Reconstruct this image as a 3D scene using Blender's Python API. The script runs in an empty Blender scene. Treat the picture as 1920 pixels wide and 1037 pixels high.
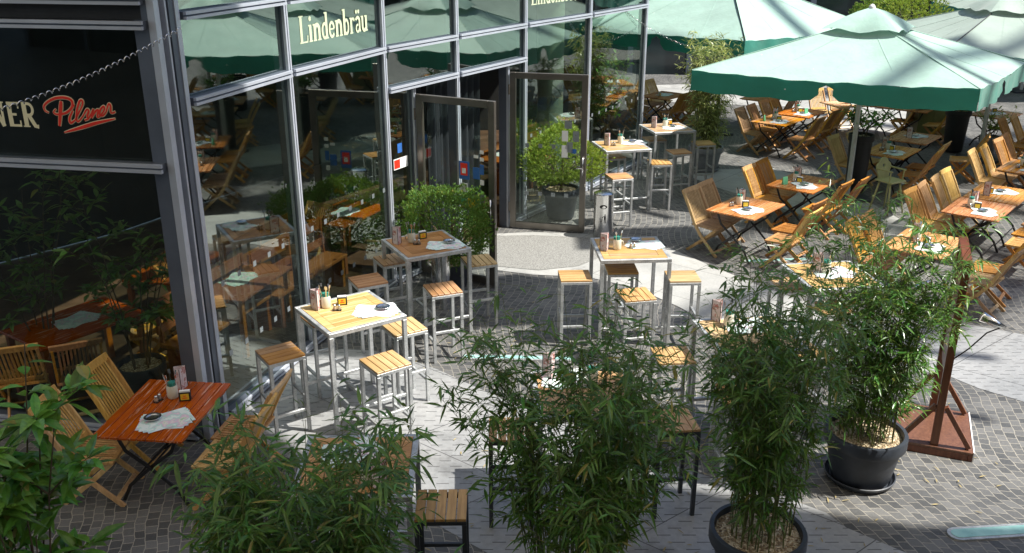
import bpy, math, random
import numpy as np
from mathutils import Vector, Matrix
R = math.radians
rnd = random.Random(7)
C = bpy.context.scene.collection
scn = bpy.context.scene
# ------------------------------------------------------------------ camera
CAMH = 4.73; PITCH = R(20.75); FPX = 1732.0
cam = bpy.data.cameras.new('camera'); camo = bpy.data.objects.new('camera', cam); C.objects.link(camo)
camo.location = (0, 0, CAMH); camo.rotation_euler = (math.pi/2 - PITCH, 0, 0)
cam.sensor_width = 36; cam.lens = 36*FPX/1920; cam.clip_end = 400; cam.clip_start = .1
scn.camera = camo
# ------------------------------------------------------------------ sky + sun
SUN_EL = R(57); SH = Vector((.975, -.22)).normalized()      # towards the sun, horizontally
w = bpy.data.worlds.new('World'); scn.world = w; w.use_nodes = True
nt = w.node_tree; sky = nt.nodes.new('ShaderNodeTexSky'); sky.sky_type = 'NISHITA'; sky.sun_disc = False
sky.sun_elevation = SUN_EL; sky.sun_rotation = math.atan2(SH.x, SH.y)
nt.links.new(sky.outputs[0], nt.nodes['Background'].inputs[0]); nt.nodes['Background'].inputs[1].default_value = .10
sd = Vector((SH.x*math.cos(SUN_EL), SH.y*math.cos(SUN_EL), math.sin(SUN_EL)))
sl = bpy.data.lights.new('sun', 'SUN'); sl.energy = 4.6; sl.angle = R(.53); sl.color = (1, .95, .86)
slo = bpy.data.objects.new('sun', sl); C.objects.link(slo); slo.rotation_euler = sd.to_track_quat('Z', 'Y').to_euler(); slo.location = (20, -5, 25)
scn.view_settings.view_transform = 'Standard'; scn.view_settings.look = 'None'; scn.view_settings.gamma = 1
scn.view_settings.use_curve_mapping = False
scn.view_settings.exposure = 1.05
try:
    scn.cycles.max_bounces = 10; scn.cycles.transparent_max_bounces = 16
except Exception: pass

# ------------------------------------------------------------------ measuring: photo pixel -> point at height z
def g(px, py, z=0.):
    x = (px-960)/FPX; y = (518.5-py)/FPX
    d = (x, math.cos(PITCH)+y*math.sin(PITCH), -math.sin(PITCH)+y*math.cos(PITCH))
    t = (z-CAMH)/d[2]
    return Vector((d[0]*t, d[1]*t, z))
def ray(px, py, dist):
    x = (px-960)/FPX; y = (518.5-py)/FPX
    d = Vector((x, math.cos(PITCH)+y*math.sin(PITCH), -math.sin(PITCH)+y*math.cos(PITCH)))
    return Vector((0, 0, CAMH)) + d*(dist/d.y)

# ------------------------------------------------------------------ materials
MATS = {}
def newmat(name):
    m = bpy.data.materials.new(name); m.use_nodes = True
    n = m.node_tree; b = n.nodes['Principled BSDF']; MATS[name] = m
    return m, n, b
def nd(n, t, **k):
    x = n.nodes.new(t)
    for a, v in k.items(): setattr(x, a, v)
    return x
def lk(n, a, b): n.links.new(a, b)
def mth(n, op, a, b=None, c=None):
    x = n.nodes.new('ShaderNodeMath'); x.operation = op
    for i, v in enumerate((a, b, c)):
        if v is None: continue
        if isinstance(v, (int, float)): x.inputs[i].default_value = v
        else: n.links.new(v, x.inputs[i])
    return x.outputs[0]
def mixc(n, f, a, b, bt='MIX'):
    x = n.nodes.new('ShaderNodeMix'); x.data_type = 'RGBA'; x.blend_type = bt
    for s, v in ((x.inputs[0], f), (x.inputs[6], a), (x.inputs[7], b)):
        if isinstance(v, (int, float)): s.default_value = v
        elif isinstance(v, tuple): s.default_value = (*v, 1) if len(v) == 3 else v
        else: n.links.new(v, s)
    return x.outputs[2]
def noise(n, vec, scale, detail=4, rough=.55):
    x = n.nodes.new('ShaderNodeTexNoise'); x.inputs['Scale'].default_value = scale; x.inputs['Detail'].default_value = detail
    x.inputs['Roughness'].default_value = rough
    if vec is not None: n.links.new(vec, x.inputs['Vector'])
    return x.outputs['Fac']
def mapping(n, vec, scale=(1, 1, 1), rot=(0, 0, 0)):
    x = n.nodes.new('ShaderNodeMapping'); x.inputs['Scale'].default_value = scale; x.inputs['Rotation'].default_value = rot
    n.links.new(vec, x.inputs['Vector']); return x.outputs[0]
def ramp(n, f, stops):
    x = n.nodes.new('ShaderNodeValToRGB'); e = x.color_ramp.elements
    while len(e) < len(stops): e.new(.5)
    for i, (p, c) in enumerate(stops): e[i].position = p; e[i].color = (*c, 1)
    n.links.new(f, x.inputs[0]); return x.outputs[0]
def bump(n, b, h, s=.3, d=.01):
    x = n.nodes.new('ShaderNodeBump'); x.inputs['Strength'].default_value = s; x.inputs['Distance'].default_value = d
    n.links.new(h, x.inputs['Height']); n.links.new(x.outputs[0], b.inputs['Normal'])
def simple(name, col, rough=.5, metal=0, var=.15, scale=6, spec=.5):
    m, n, b = newmat(name)
    tc = nd(n, 'ShaderNodeTexCoord').outputs['Object']
    f = noise(n, tc, scale, 5)
    c = ramp(n, f, [(.3, tuple(x*(1-var) for x in col)), (.7, tuple(min(1, x*(1+var)) for x in col))])
    lk(n, c, b.inputs['Base Color']); b.inputs['Metallic'].default_value = metal
    r = mth(n, 'MULTIPLY_ADD', noise(n, tc, scale*3), .25, rough-.12); lk(n, r, b.inputs['Roughness'])
    b.inputs['Specular IOR Level'].default_value = spec
    return m
def wood(name, c0, c1, rough=.45, axis=0, spread=.35, worn=None):
    m, n, b = newmat(name)
    tc = nd(n, 'ShaderNodeTexCoord').outputs['Object']
    oi = nd(n, 'ShaderNodeObjectInfo')
    sc = [26, 26, 26]; sc[axis] = 2.2
    off = nd(n, 'ShaderNodeVectorMath', operation='ADD'); lk(n, tc, off.inputs[0])
    cmb = nd(n, 'ShaderNodeCombineXYZ'); rr = mth(n, 'MULTIPLY', oi.outputs['Random'], 40)
    for i in range(3): lk(n, rr, cmb.inputs[i])
    lk(n, cmb.outputs[0], off.inputs[1])
    v = mapping(n, off.outputs[0], tuple(sc))
    f = noise(n, v, 1.6, 8, .62)
    c = ramp(n, f, [(.3, c0), (.52, tuple((a+b_)/2 for a, b_ in zip(c0, c1))), (.7, c1)])
    # plank to plank tone
    pl = [1.2, 1.2, 1.2]; pl[axis] = .3
    f2 = noise(n, mapping(n, off.outputs[0], (pl[0]*9, pl[1]*9, pl[2]*3)), 1, 2)
    hs = nd(n, 'ShaderNodeHueSaturation'); lk(n, c, hs.inputs['Color'])
    ri = nd(n, 'ShaderNodeNewGeometry').outputs['Random Per Island']        # each slat its own tone
    lk(n, mth(n, 'ADD', mth(n, 'MULTIPLY_ADD', oi.outputs['Random'], spread, 1-spread/2-.35), mth(n, 'MULTIPLY_ADD', f2, .4, mth(n, 'MULTIPLY', ri, .32))), hs.inputs['Value'])
    lk(n, mth(n, 'MULTIPLY_ADD', mth(n, 'FRACT', mth(n, 'ADD', mth(n, 'MULTIPLY', oi.outputs['Random'], 7.3), mth(n, 'MULTIPLY', ri, .3))), -.26, 1.16), hs.inputs['Saturation'])
    lk(n, mth(n, 'MULTIPLY_ADD', oi.outputs['Random'], .025, .4875), hs.inputs['Hue'])
    out = hs.outputs[0]
    if worn:
        wv = noise(n, mapping(n, off.outputs[0], tuple(x*.35 for x in sc)), 3, 8, .7)
        k = mth(n, 'MULTIPLY', mth(n, 'SUBTRACT', wv, .56), 12); k = mth(n, 'MINIMUM', mth(n, 'MAXIMUM', k, 0), .75)
        out = mixc(n, k, out, worn)
    lk(n, out, b.inputs['Base Color'])
    lk(n, mth(n, 'MULTIPLY_ADD', f, .3, rough-.15), b.inputs['Roughness'])
    bump(n, b, f, .25, .002)
    return m
wood('teak_chair', (.33, .15, .045), (.56, .31, .11), .42, 2, .5)
wood('teak_pale', (.42, .24, .085), (.62, .40, .17), .45, 2, .35)
wood('teak_grey', (.24, .15, .075), (.42, .28, .15), .55, 2, .3)
wood('table_red', (.26, .042, .012), (.44, .095, .025), .22, 0, .2, (.62, .40, .28))
wood('table_orange', (.36, .13, .035), (.60, .27, .085), .30, 0, .35, (.62, .42, .25))
wood('bar_yellow', (.32, .185, .08), (.50, .35, .18), .38, 0, .25)
wood('bar_brown', (.30, .15, .055), (.50, .29, .12), .38, 0, .3)
wood('stand_wood', (.085, .032, .018), (.17, .07, .035), .35, 2, .2)
wood('inside_wood', (.20, .06, .02), (.34, .12, .04), .35, 0, .3)
def galv():
    m, n, b = newmat('galvanised'); tc = nd(n, 'ShaderNodeTexCoord').outputs['Object']
    v = nd(n, 'ShaderNodeTexVoronoi'); v.inputs['Scale'].default_value = 60; lk(n, tc, v.inputs['Vector'])
    f = mth(n, 'ADD', mth(n, 'MULTIPLY', v.outputs['Distance'], .25), noise(n, tc, 9, 6))
    lk(n, ramp(n, f, [(.35, (.27, .29, .30)), (.62, (.44, .46, .47)), (.85, (.58, .59, .60))]), b.inputs['Base Color'])
    b.inputs['Metallic'].default_value = .55; lk(n, mth(n, 'MULTIPLY_ADD', f, .3, .28), b.inputs['Roughness'])
galv()
simple('dark_steel', (.055, .06, .068), .45, .4)
simple('black_metal', (.02, .02, .022), .4, .3)
simple('alu', (.50, .54, .62), .36, .35, .08, 3)
simple('alu_dark', (.12, .14, .18), .38, .4, .12, 3)
simple('groove', (.012, .013, .016), .6)
simple('bronze', (.20, .185, .165), .34, .8, .12, 5)
simple('steel_bright', (.62, .62, .62), .18, 1, .08, 5)
simple('pole_grey', (.50, .52, .50), .4, .3)
simple('pot_dark', (.028, .034, .045), .48, 0, .3, 7)
simple('pot_grey', (.20, .21, .23), .55, 0, .2, 7)
simple('planter_black', (.010, .011, .012), .55, 0, .2, 7)
simple('ceramic', (.66, .63, .52), .25, 0, .05)
simple('ceramic_brown', (.5, .38, .28), .35, 0, .1)
simple('teal_cloth', (.02, .19, .15), .8)
simple('mat_grey', (.20, .20, .19), .95, 0, .55, 55)
simple('cabinet_olive', (.17, .19, .07), .5, 0, .12, 4)
simple('olive_paint', (.36, .36, .17), .5, 0, .12, 6)
simple('cabinet_top', (.03, .028, .022), .4)
simple('yellow_card', (.75, .50, .03), .5, 0, .05)
simple('red_paint', (.80, .035, .015), .4, 0, .08)
simple('cream_paint', (.84, .78, .52), .5, 0, .04)
simple('pale_paint', (.56, .64, .44), .6, 0, .10)
simple('white_edge', (.75, .75, .76), .4, 0, .05)
simple('paper', (.78, .79, .78), .7, 0, .04)
simple('green_card', (.12, .42, .22), .6)
simple('blue_card', (.03, .13, .42), .5)
simple('curtain', (.012, .016, .022), .9)
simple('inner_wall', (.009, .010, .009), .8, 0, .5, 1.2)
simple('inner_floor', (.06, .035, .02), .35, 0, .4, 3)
simple('glassy_jar', (.5, .5, .48), .1, .6)
simple('culm', (.10, .12, .03), .5, 0, .3)
simple('bark', (.09, .065, .04), .8, 0, .3, 20)
def shademat():  # warm translucent skin of the added shade panels, lets fill light through
    m, n, b = newmat('shade_skin'); b.inputs['Base Color'].default_value = (.62, .58, .50, 1); b.inputs['Roughness'].default_value = .8
    tr = nd(n, 'ShaderNodeBsdfTranslucent'); tr.inputs[0].default_value = (.56, .50, .40, 1)
    mx = nd(n, 'ShaderNodeMixShader'); mx.inputs[0].default_value = .45; lk(n, b.outputs[0], mx.inputs[1]); lk(n, tr.outputs[0], mx.inputs[2]); lk(n, mx.outputs[0], n.nodes['Material Output'].inputs[0])
shademat()
simple('column_stone', (.30, .34, .27), .6, 0, .06, 2)
simple('flower_red', (.55, .08, .06), .5)
simple('silver_card', (.3, .34, .36), .3, .5)
def leafmat(name, c0, c1, trans=.35, rough=.35):
    m, n, b = newmat(name)
    tc = nd(n, 'ShaderNodeTexCoord').outputs['Object']
    f = noise(n, tc, 7, 3); f3 = noise(n, tc, 45, 2)
    f = mth(n, 'ADD', mth(n, 'MULTIPLY', f, .5), mth(n, 'MULTIPLY', f3, .5))
    c = ramp(n, f, [(.36, c0), (.62, c1)])
    ri = nd(n, 'ShaderNodeNewGeometry').outputs['Random Per Island']        # each leaf its own tone, a few yellowed
    hs = nd(n, 'ShaderNodeHueSaturation'); lk(n, c, hs.inputs['Color']); lk(n, mth(n, 'MULTIPLY_ADD', ri, .9, .6), hs.inputs['Value']); lk(n, mth(n, 'MULTIPLY_ADD', mth(n, 'FRACT', mth(n, 'MULTIPLY', ri, 17.3)), .05, .47), hs.inputs['Hue'])
    c = mixc(n, mth(n, 'MULTIPLY', mth(n, 'LESS_THAN', mth(n, 'FRACT', mth(n, 'MULTIPLY', ri, 91.7)), .035), .8), hs.outputs[0], (.34, .27, .07))
    lk(n, c, b.inputs['Base Color']); b.inputs['Roughness'].default_value = rough
    tr = nd(n, 'ShaderNodeBsdfTranslucent'); lk(n, mixc(n, .5, c, (.35, .45, .05)), tr.inputs[0])
    mx = nd(n, 'ShaderNodeMixShader'); mx.inputs[0].default_value = trans
    lk(n, b.outputs[0], mx.inputs[1]); lk(n, tr.outputs[0], mx.inputs[2])
    lk(n, mx.outputs[0], n.nodes['Material Output'].inputs[0])
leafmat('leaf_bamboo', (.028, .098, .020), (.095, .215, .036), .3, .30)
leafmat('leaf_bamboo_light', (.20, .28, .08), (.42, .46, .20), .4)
leafmat('leaf_laurel', (.05, .16, .03), (.12, .30, .05), .35, .28)
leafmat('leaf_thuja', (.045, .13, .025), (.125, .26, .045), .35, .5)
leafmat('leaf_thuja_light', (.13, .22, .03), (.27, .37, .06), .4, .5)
leafmat('leaf_inside', (.05, .13, .03), (.10, .22, .05), .3, .4)
simple('dry_leaf', (.30, .24, .10), .7, 0, .4, 9)
def canopymat(name, top):
    m, n, b = newmat(name); tc = nd(n, 'ShaderNodeTexCoord').outputs['Object']
    f = noise(n, mapping(n, tc, (.7, 1.1, 2)), 1.2, 4)
    f2 = noise(n, tc, 160, 2)
    c = ramp(n, f, [(.3, tuple(x*.82 for x in top)), (.65, top)])
    c = mixc(n, .12, c, ramp(n, f2, [(.3, (.3, .3, .3)), (.7, (1, 1, 1))]), 'MULTIPLY')
    # bird droppings and dust specks
    v = nd(n, 'ShaderNodeTexVoronoi'); v.inputs['Scale'].default_value = 1.7; lk(n, tc, v.inputs['Vector'])
    sp = mth(n, 'LESS_THAN', v.outputs['Distance'], .022)
    c = mixc(n, mth(n, 'MULTIPLY', sp, .7), c, (.85, .86, .82))
    lk(n, c, b.inputs['Base Color']); b.inputs['Roughness'].default_value = .6
    b.inputs['Sheen Weight'].default_value = .3
    tr = nd(n, 'ShaderNodeBsdfTranslucent'); lk(n, c, tr.inputs[0])
    mx = nd(n, 'ShaderNodeMixShader'); mx.inputs[0].default_value = .22
    lk(n, b.outputs[0], mx.inputs[1]); lk(n, tr.outputs[0], mx.inputs[2]); lk(n, mx.outputs[0], n.nodes['Material Output'].inputs[0])
    bump(n, b, noise(n, mapping(n, tc, (1.5, 1.5, 1.5)), 2, 3), .5, .04)
canopymat('canopy_top', (.42, .63, .545)); canopymat('canopy_grey', (.36, .46, .40)); canopymat('valance_shaded', (.02, .27, .20))  # valance: same green cloth, its shade worked into a darker colour
def glassmat(name, tint, f0=.06, power=5.0, col=(.86, .97, .91)):
    m, n, b = newmat(name)
    t = nd(n, 'ShaderNodeBsdfTransparent'); t.inputs[0].default_value = (*tint, 1)
    gl = nd(n, 'ShaderNodeBsdfGlossy'); lk(n, mth(n, 'MULTIPLY', mth(n, 'POWER', noise(n, mapping(n, nd(n, 'ShaderNodeTexCoord').outputs['Object'], (1, 1, .35)), 2.5, 6), 3), .16), gl.inputs['Roughness']); gl.inputs[0].default_value = (*col, 1)
    geo = nd(n, 'ShaderNodeNewGeometry'); dt = nd(n, 'ShaderNodeVectorMath', operation='DOT_PRODUCT')
    lk(n, geo.outputs['Normal'], dt.inputs[0]); lk(n, geo.outputs['Incoming'], dt.inputs[1])
    c = mth(n, 'ABSOLUTE', dt.outputs['Value'])
    f = mth(n, 'MULTIPLY_ADD', mth(n, 'POWER', mth(n, 'SUBTRACT', 1.0, c), power), 1-f0, f0)      # Schlick, same from both sides
    tc = nd(n, 'ShaderNodeTexCoord').outputs['Object']
    bm = nd(n, 'ShaderNodeBump'); bm.inputs['Strength'].default_value = .08; bm.inputs['Distance'].default_value = .02
    lk(n, noise(n, tc, .9, 1), bm.inputs['Height']); lk(n, bm.outputs[0], gl.inputs['Normal'])
    mx = nd(n, 'ShaderNodeMixShader'); lk(n, f, mx.inputs[0]); lk(n, t.outputs[0], mx.inputs[1]); lk(n, gl.outputs[0], mx.inputs[2])
    lk(n, mx.outputs[0], n.nodes['Material Output'].inputs[0])
glassmat('facade_glass', (.56, .66, .60), .27, 4)
glassmat('dark_glass', (.62, .70, .64), .05)
glassmat('door_glass', (.85, .92, .88), .06)
def spots(n, tc, c, scale=2.6, amt=.6):
    v = nd(n, 'ShaderNodeTexVoronoi'); v.inputs['Scale'].default_value = scale; lk(n, tc, v.inputs['Vector'])
    k = mth(n, 'MULTIPLY', mth(n, 'LESS_THAN', v.outputs['Distance'], .045), amt)
    st = noise(n, tc, .9, 7, .7); k2 = mth(n, 'MULTIPLY', mth(n, 'MINIMUM', mth(n, 'MAXIMUM', mth(n, 'MULTIPLY', mth(n, 'SUBTRACT', st, .56), 9), 0), 1), .42)
    return mixc(n, mth(n, 'MAXIMUM', k, k2), c, (.045, .043, .04))
def cobble():
    m, n, b = newmat('cobble'); tc = nd(n, 'ShaderNodeTexCoord').outputs['Object']
    sp = nd(n, 'ShaderNodeSeparateXYZ'); lk(n, tc, sp.inputs[0]); X, Y = sp.outputs[0], sp.outputs[1]
    wv = mth(n, 'MULTIPLY', mth(n, 'SINE', mth(n, 'MULTIPLY', Y, 1.9)), .16)
    wv2 = mth(n, 'MULTIPLY', mth(n, 'SINE', mth(n, 'MULTIPLY_ADD', X, 1.3, .7)), .14)
    nz = mth(n, 'MULTIPLY', noise(n, tc, 2.5, 2), .10); nz2 = mth(n, 'MULTIPLY', noise(n, mapping(n, tc, (1, 1, 1), (0, 0, 1)), 9, 2), .016)
    cb = nd(n, 'ShaderNodeCombineXYZ')
    lk(n, mth(n, 'ADD', mth(n, 'ADD', Y, wv2), nz2), cb.inputs[0]); lk(n, mth(n, 'ADD', mth(n, 'ADD', X, wv), mth(n, 'ADD', nz, nz2)), cb.inputs[1])
    br = nd(n, 'ShaderNodeTexBrick'); lk(n, cb.outputs[0], br.inputs['Vector'])
    br.inputs['Scale'].default_value = 1; br.inputs['Brick Width'].default_value = .105; br.inputs['Row Height'].default_value = .095
    br.inputs['Mortar Size'].default_value = .0045; br.inputs['Mortar Smooth'].default_value = .25; br.inputs['Bias'].default_value = 0
    br.inputs['Color1'].default_value = (.062, .065, .069, 1); br.inputs['Color2'].default_value = (.145, .146, .147, 1); br.inputs['Mortar'].default_value = (.29, .275, .245, 1)
    big = noise(n, tc, .6, 5)
    c = mixc(n, .55, br.outputs['Color'], ramp(n, big, [(.3, (.55, .55, .56)), (.7, (1.2, 1.18, 1.12))]), 'MULTIPLY')
    c = mixc(n, .35, c, ramp(n, noise(n, tc, 60, 5), [(.25, (.5, .5, .5)), (.75, (1.4, 1.4, 1.4))]), 'MULTIPLY')
    lk(n, spots(n, tc, c, 1.9, .4), b.inputs['Base Color']); lk(n, mth(n, 'MULTIPLY_ADD', noise(n, tc, 25), .4, .35), b.inputs['Roughness'])
    h = mth(n, 'SUBTRACT', mth(n, 'MULTIPLY', noise(n, tc, 30, 4), .5), br.outputs['Fac']); bump(n, b, h, .6, .008)
cobble()
def plates():
    m, n, b = newmat('slotted_plate'); tc = nd(n, 'ShaderNodeTexCoord').outputs['Object']
    sp = nd(n, 'ShaderNodeSeparateXYZ'); lk(n, tc, sp.inputs[0]); X, Y = sp.outputs[0], sp.outputs[1]
    ry = mth(n, 'DIVIDE', Y, .095); row = mth(n, 'FLOOR', ry); fy = mth(n, 'FRACT', ry)
    sx = mth(n, 'ADD', mth(n, 'DIVIDE', X, .21), mth(n, 'MULTIPLY', mth(n, 'MODULO', row, 2), .5)); fx = mth(n, 'FRACT', sx)
    a = mth(n, 'LESS_THAN', mth(n, 'ABSOLUTE', mth(n, 'SUBTRACT', fy, .5)), .05)
    c_ = mth(n, 'LESS_THAN', mth(n, 'ABSOLUTE', mth(n, 'SUBTRACT', fx, .5)), .27)
    slot = mth(n, 'MULTIPLY', a, c_)
    def joint(ax, ay, per):
        u = mth(n, 'ADD', mth(n, 'MULTIPLY', X, ax/per), mth(n, 'MULTIPLY', Y, ay/per))
        return mth(n, 'LESS_THAN', mth(n, 'ABSOLUTE', mth(n, 'SUBTRACT', mth(n, 'FRACT', u), .5)), .0045/per)
    j = mth(n, 'MAXIMUM', joint(.62, .785, 1.25), joint(-.62, .785, 1.25))
    dark = mth(n, 'MAXIMUM', slot, j)
    big = noise(n, tc, .8, 6)
    base = ramp(n, big, [(.3, (.24, .25, .26)), (.7, (.38, .385, .39))])
    base = mixc(n, .3, base, ramp(n, noise(n, tc, 18, 6), [(.3, (.6, .6, .6)), (.7, (1.2, 1.2, 1.2))]), 'MULTIPLY')
    lk(n, spots(n, tc, mixc(n, dark, base, (.10, .10, .105)), 2.4, .5), b.inputs['Base Color'])
    b.inputs['Metallic'].default_value = .25; lk(n, mth(n, 'MULTIPLY_ADD', noise(n, tc, 12), .35, .28), b.inputs['Roughness'])
    bump(n, b, mth(n, 'MULTIPLY', dark, -1), .8, .006)
plates()
def concrete():
    m, n, b = newmat('concrete'); tc = nd(n, 'ShaderNodeTexCoord').outputs['Object']
    sp = nd(n, 'ShaderNodeSeparateXYZ'); lk(n, tc, sp.inputs[0]); X, Y = sp.outputs[0], sp.outputs[1]
    def joint(ax, ay, per):
        u = mth(n, 'ADD', mth(n, 'MULTIPLY', X, ax/per), mth(n, 'MULTIPLY', Y, ay/per))
        return mth(n, 'LESS_THAN', mth(n, 'ABSOLUTE', mth(n, 'SUBTRACT', mth(n, 'FRACT', u), .5)), .004/per)
    j = mth(n, 'MAXIMUM', joint(.64, .77, 1.1), joint(-.77, .64, 1.1))
    c = ramp(n, noise(n, tc, 1.3, 7), [(.3, (.27, .275, .27)), (.7, (.40, .40, .385))])
    c = mixc(n, .35, c, ramp(n, noise(n, tc, 40, 5), [(.3, (.6, .6, .6)), (.7, (1.2, 1.2, 1.2))]), 'MULTIPLY')
    lk(n, spots(n, tc, mixc(n, j, c, (.07, .07, .07)), 2.8, .55), b.inputs['Base Color']); b.inputs['Roughness'].default_value = .6
    bump(n, b, noise(n, tc, 50), .15, .004)
concrete()
def gravel():
    m, n, b = newmat('gravel'); tc = nd(n, 'ShaderNodeTexCoord').outputs['Object']
    v = nd(n, 'ShaderNodeTexVoronoi'); v.inputs['Scale'].default_value = 55; lk(n, tc, v.inputs['Vector'])
    sp = nd(n, 'ShaderNodeSeparateColor'); lk(n, v.outputs['Color'], sp.inputs[0])
    lk(n, ramp(n, sp.outputs[0], [(.0, (.16, .10, .05)), (.5, (.42, .32, .19)), (1, (.72, .62, .46))]), b.inputs['Base Color'])
    b.inputs['Roughness'].default_value = .8; bump(n, b, mth(n, 'MULTIPLY', v.outputs['Distance'], -1), 1, .02)
gravel()
def stripmat():
    m, n, b = newmat('strip_glass'); b.inputs['Base Color'].default_value = (.30, .58, .55, 1); b.inputs['Roughness'].default_value = .12
    tc = nd(n, 'ShaderNodeTexCoord').outputs['Object']
    lk(n, spots(n, tc, ramp(n, noise(n, tc, 5, 6), [(.3, (.18, .38, .37)), (.7, (.34, .58, .55))]), 9, .3), b.inputs['Base Color'])
stripmat()
def printed(name, bg, cols, scale):
    m, n, b = newmat(name); tc = nd(n, 'ShaderNodeTexCoord').outputs['Object']
    f = noise(n, tc, scale, 3, .6)
    st = [(.0, bg), (.44, bg)]; p = .50
    for c in cols: st.append((p, c)); p += .07
    st.append((min(p, .95), bg)); lk(n, ramp(n, f, st), b.inputs['Base Color']); b.inputs['Roughness'].default_value = .45
printed('placemat_print', (.74, .80, .78), [(.45, .68, .62), (.72, .50, .62), (.75, .76, .70), (.35, .55, .3)], 9)
printed('menu_print', (.62, .52, .52), [(.70, .62, .62), (.40, .12, .09), (.55, .42, .42)], 14)
def backwall():
    m, n, b = newmat('back_facade'); tc = nd(n, 'ShaderNodeTexCoord').outputs['Object']
    f = noise(n, mapping(n, tc, (.25, .25, 1.3)), 1, 3)
    lk(n, ramp(n, f, [(.35, (.006, .012, .014)), (.7, (.03, .05, .052))]), b.inputs['Base Color']); b.inputs['Roughness'].default_value = .12
backwall()
M = MATS
# ------------------------------------------------------------------ mesh helpers
class MB:
    def __init__(s): s.v = []; s.f = []
    def add(s, vs, fs):
        o = len(s.v); s.v += [tuple(p) for p in vs]; s.f += [tuple(i+o for i in f) for f in fs]; return s
    def box(s, x0, x1, y0, y1, z0, z1):
        return s.add([(x0,y0,z0),(x1,y0,z0),(x1,y1,z0),(x0,y1,z0),(x0,y0,z1),(x1,y0,z1),(x1,y1,z1),(x0,y1,z1)],
            [(0,3,2,1),(4,5,6,7),(0,1,5,4),(1,2,6,5),(2,3,7,6),(3,0,4,7)])
    def beam(s, p, q, w, h, side=(0, 1, 0)):
        p, q = Vector(p), Vector(q); d = (q-p).normalized(); a = Vector(side); a = (a-d*a.dot(d)).normalized(); b = d.cross(a)
        a *= w/2; b *= h/2
        vs = [p-a-b, p+a-b, p+a+b, p-a+b, q-a-b, q+a-b, q+a+b, q-a+b]
        return s.add(vs, [(0,3,2,1),(4,5,6,7),(0,1,5,4),(1,2,6,5),(2,3,7,6),(3,0,4,7)])
    def path(s, pts, w, h, side=(0, 1, 0)):      # rectangular bar swept along a polyline
        pts = [Vector(p) for p in pts]; n = len(pts); vs = []; fs = []
        for i, p in enumerate(pts):
            d = (pts[min(i+1, n-1)]-pts[max(i-1, 0)]).normalized(); a = Vector(side); a = (a-d*a.dot(d)).normalized(); b = d.cross(a)
            vs += [p-a*w/2-b*h/2, p+a*w/2-b*h/2, p+a*w/2+b*h/2, p-a*w/2+b*h/2]
        for i in range(n-1):
            o = i*4
            for k in range(4): fs.append((o+k, o+(k+1) % 4, o+4+(k+1) % 4, o+4+k))
        fs += [(0,3,2,1), tuple((n-1)*4+k for k in range(4))]
        return s.add(vs, fs)
    def tube(s, pts, r, seg=6, r1=None):
        pts = [Vector(p) for p in pts]; n = len(pts); vs = []; fs = []
        for i, p in enumerate(pts):
            d = (pts[min(i+1, n-1)]-pts[max(i-1, 0)]).normalized()
            a = Vector((0, 0, 1)) if abs(d.z) < .9 else Vector((1, 0, 0)); a = (a-d*a.dot(d)).normalized(); b = d.cross(a)
            rr = r if r1 is None else r+(r1-r)*i/(n-1)
            for k in range(seg):
                t = 2*math.pi*k/seg; vs.append(p+a*math.cos(t)*rr+b*math.sin(t)*rr)
        for i in range(n-1):
            for k in range(seg): fs.append((i*seg+k, i*seg+(k+1) % seg, (i+1)*seg+(k+1) % seg, (i+1)*seg+k))
        fs += [tuple(range(seg))[::-1], tuple((n-1)*seg+k for k in range(seg))]
        return s.add(vs, fs)
    def lathe(s, prof, seg=24, c=(0, 0, 0)):
        vs = []; fs = []; n = len(prof)
        for r, z in prof:
            for k in range(seg):
                t = 2*math.pi*k/seg; vs.append((c[0]+r*math.cos(t), c[1]+r*math.sin(t), c[2]+z))
        for i in range(n-1):
            for k in range(seg): fs.append((i*seg+k, i*seg+(k+1) % seg, (i+1)*seg+(k+1) % seg, (i+1)*seg+k))
        return s.add(vs, fs)
    def disc(s, r, z, seg=24, c=(0, 0)):
        vs = [(c[0]+r*math.cos(2*math.pi*k/seg), c[1]+r*math.sin(2*math.pi*k/seg), z) for k in range(seg)]
        return s.add(vs, [tuple(range(seg))])
    def prism(s, poly, z0, z1):
        n = len(poly); a = sum(poly[i][0]*poly[(i+1) % n][1]-poly[(i+1) % n][0]*poly[i][1] for i in range(n))
        if a < 0: poly = poly[::-1]
        vs = [(p[0], p[1], z0) for p in poly]+[(p[0], p[1], z1) for p in poly]
        return s.add(vs, [tuple(range(n))[::-1], tuple(range(n, 2*n))]+[(i, (i+1) % n, n+(i+1) % n, n+i) for i in range(n)])
    def build(s, name, mat, parent=None, bevel=0, smooth=False, kind=None):
        me = bpy.data.meshes.new(name); me.from_pydata([tuple(v) for v in s.v], [], s.f); me.update()
        me.materials.append(M[mat])
        if smooth: me.shade_smooth()
        o = bpy.data.objects.new(name, me); C.objects.link(o)
        if parent: o.parent = parent
        if bevel:
            b = o.modifiers.new('bevel', 'BEVEL'); b.width = bevel; b.segments = 1; b.limit_method = 'ANGLE'; b.angle_limit = R(40)
        if smooth:
            pass
        if kind: o['kind'] = kind
        return o
def autosmooth(o, ang=40):
    try: o.data.set_sharp_from_angle(angle=R(ang))
    except Exception: pass
    return o
def thing(name, label, cat, loc=(0, 0, 0), rz=0, group=None):
    o = bpy.data.objects.new(name, None); C.objects.link(o); o.location = loc; o.rotation_euler = (0, 0, rz); o.empty_display_size = .1
    o['label'] = label; o['category'] = cat
    if group: o['group'] = group
    return o
def tag(o, label, cat, group=None):
    o['label'] = label; o['category'] = cat
    if group: o['group'] = group
    return o
def children(o): return [c for c in bpy.data.objects if c.parent == o]
KIDS = {}
def kids(o):
    if o.name not in KIDS: KIDS[o.name] = children(o)
    return KIDS[o.name]
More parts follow.
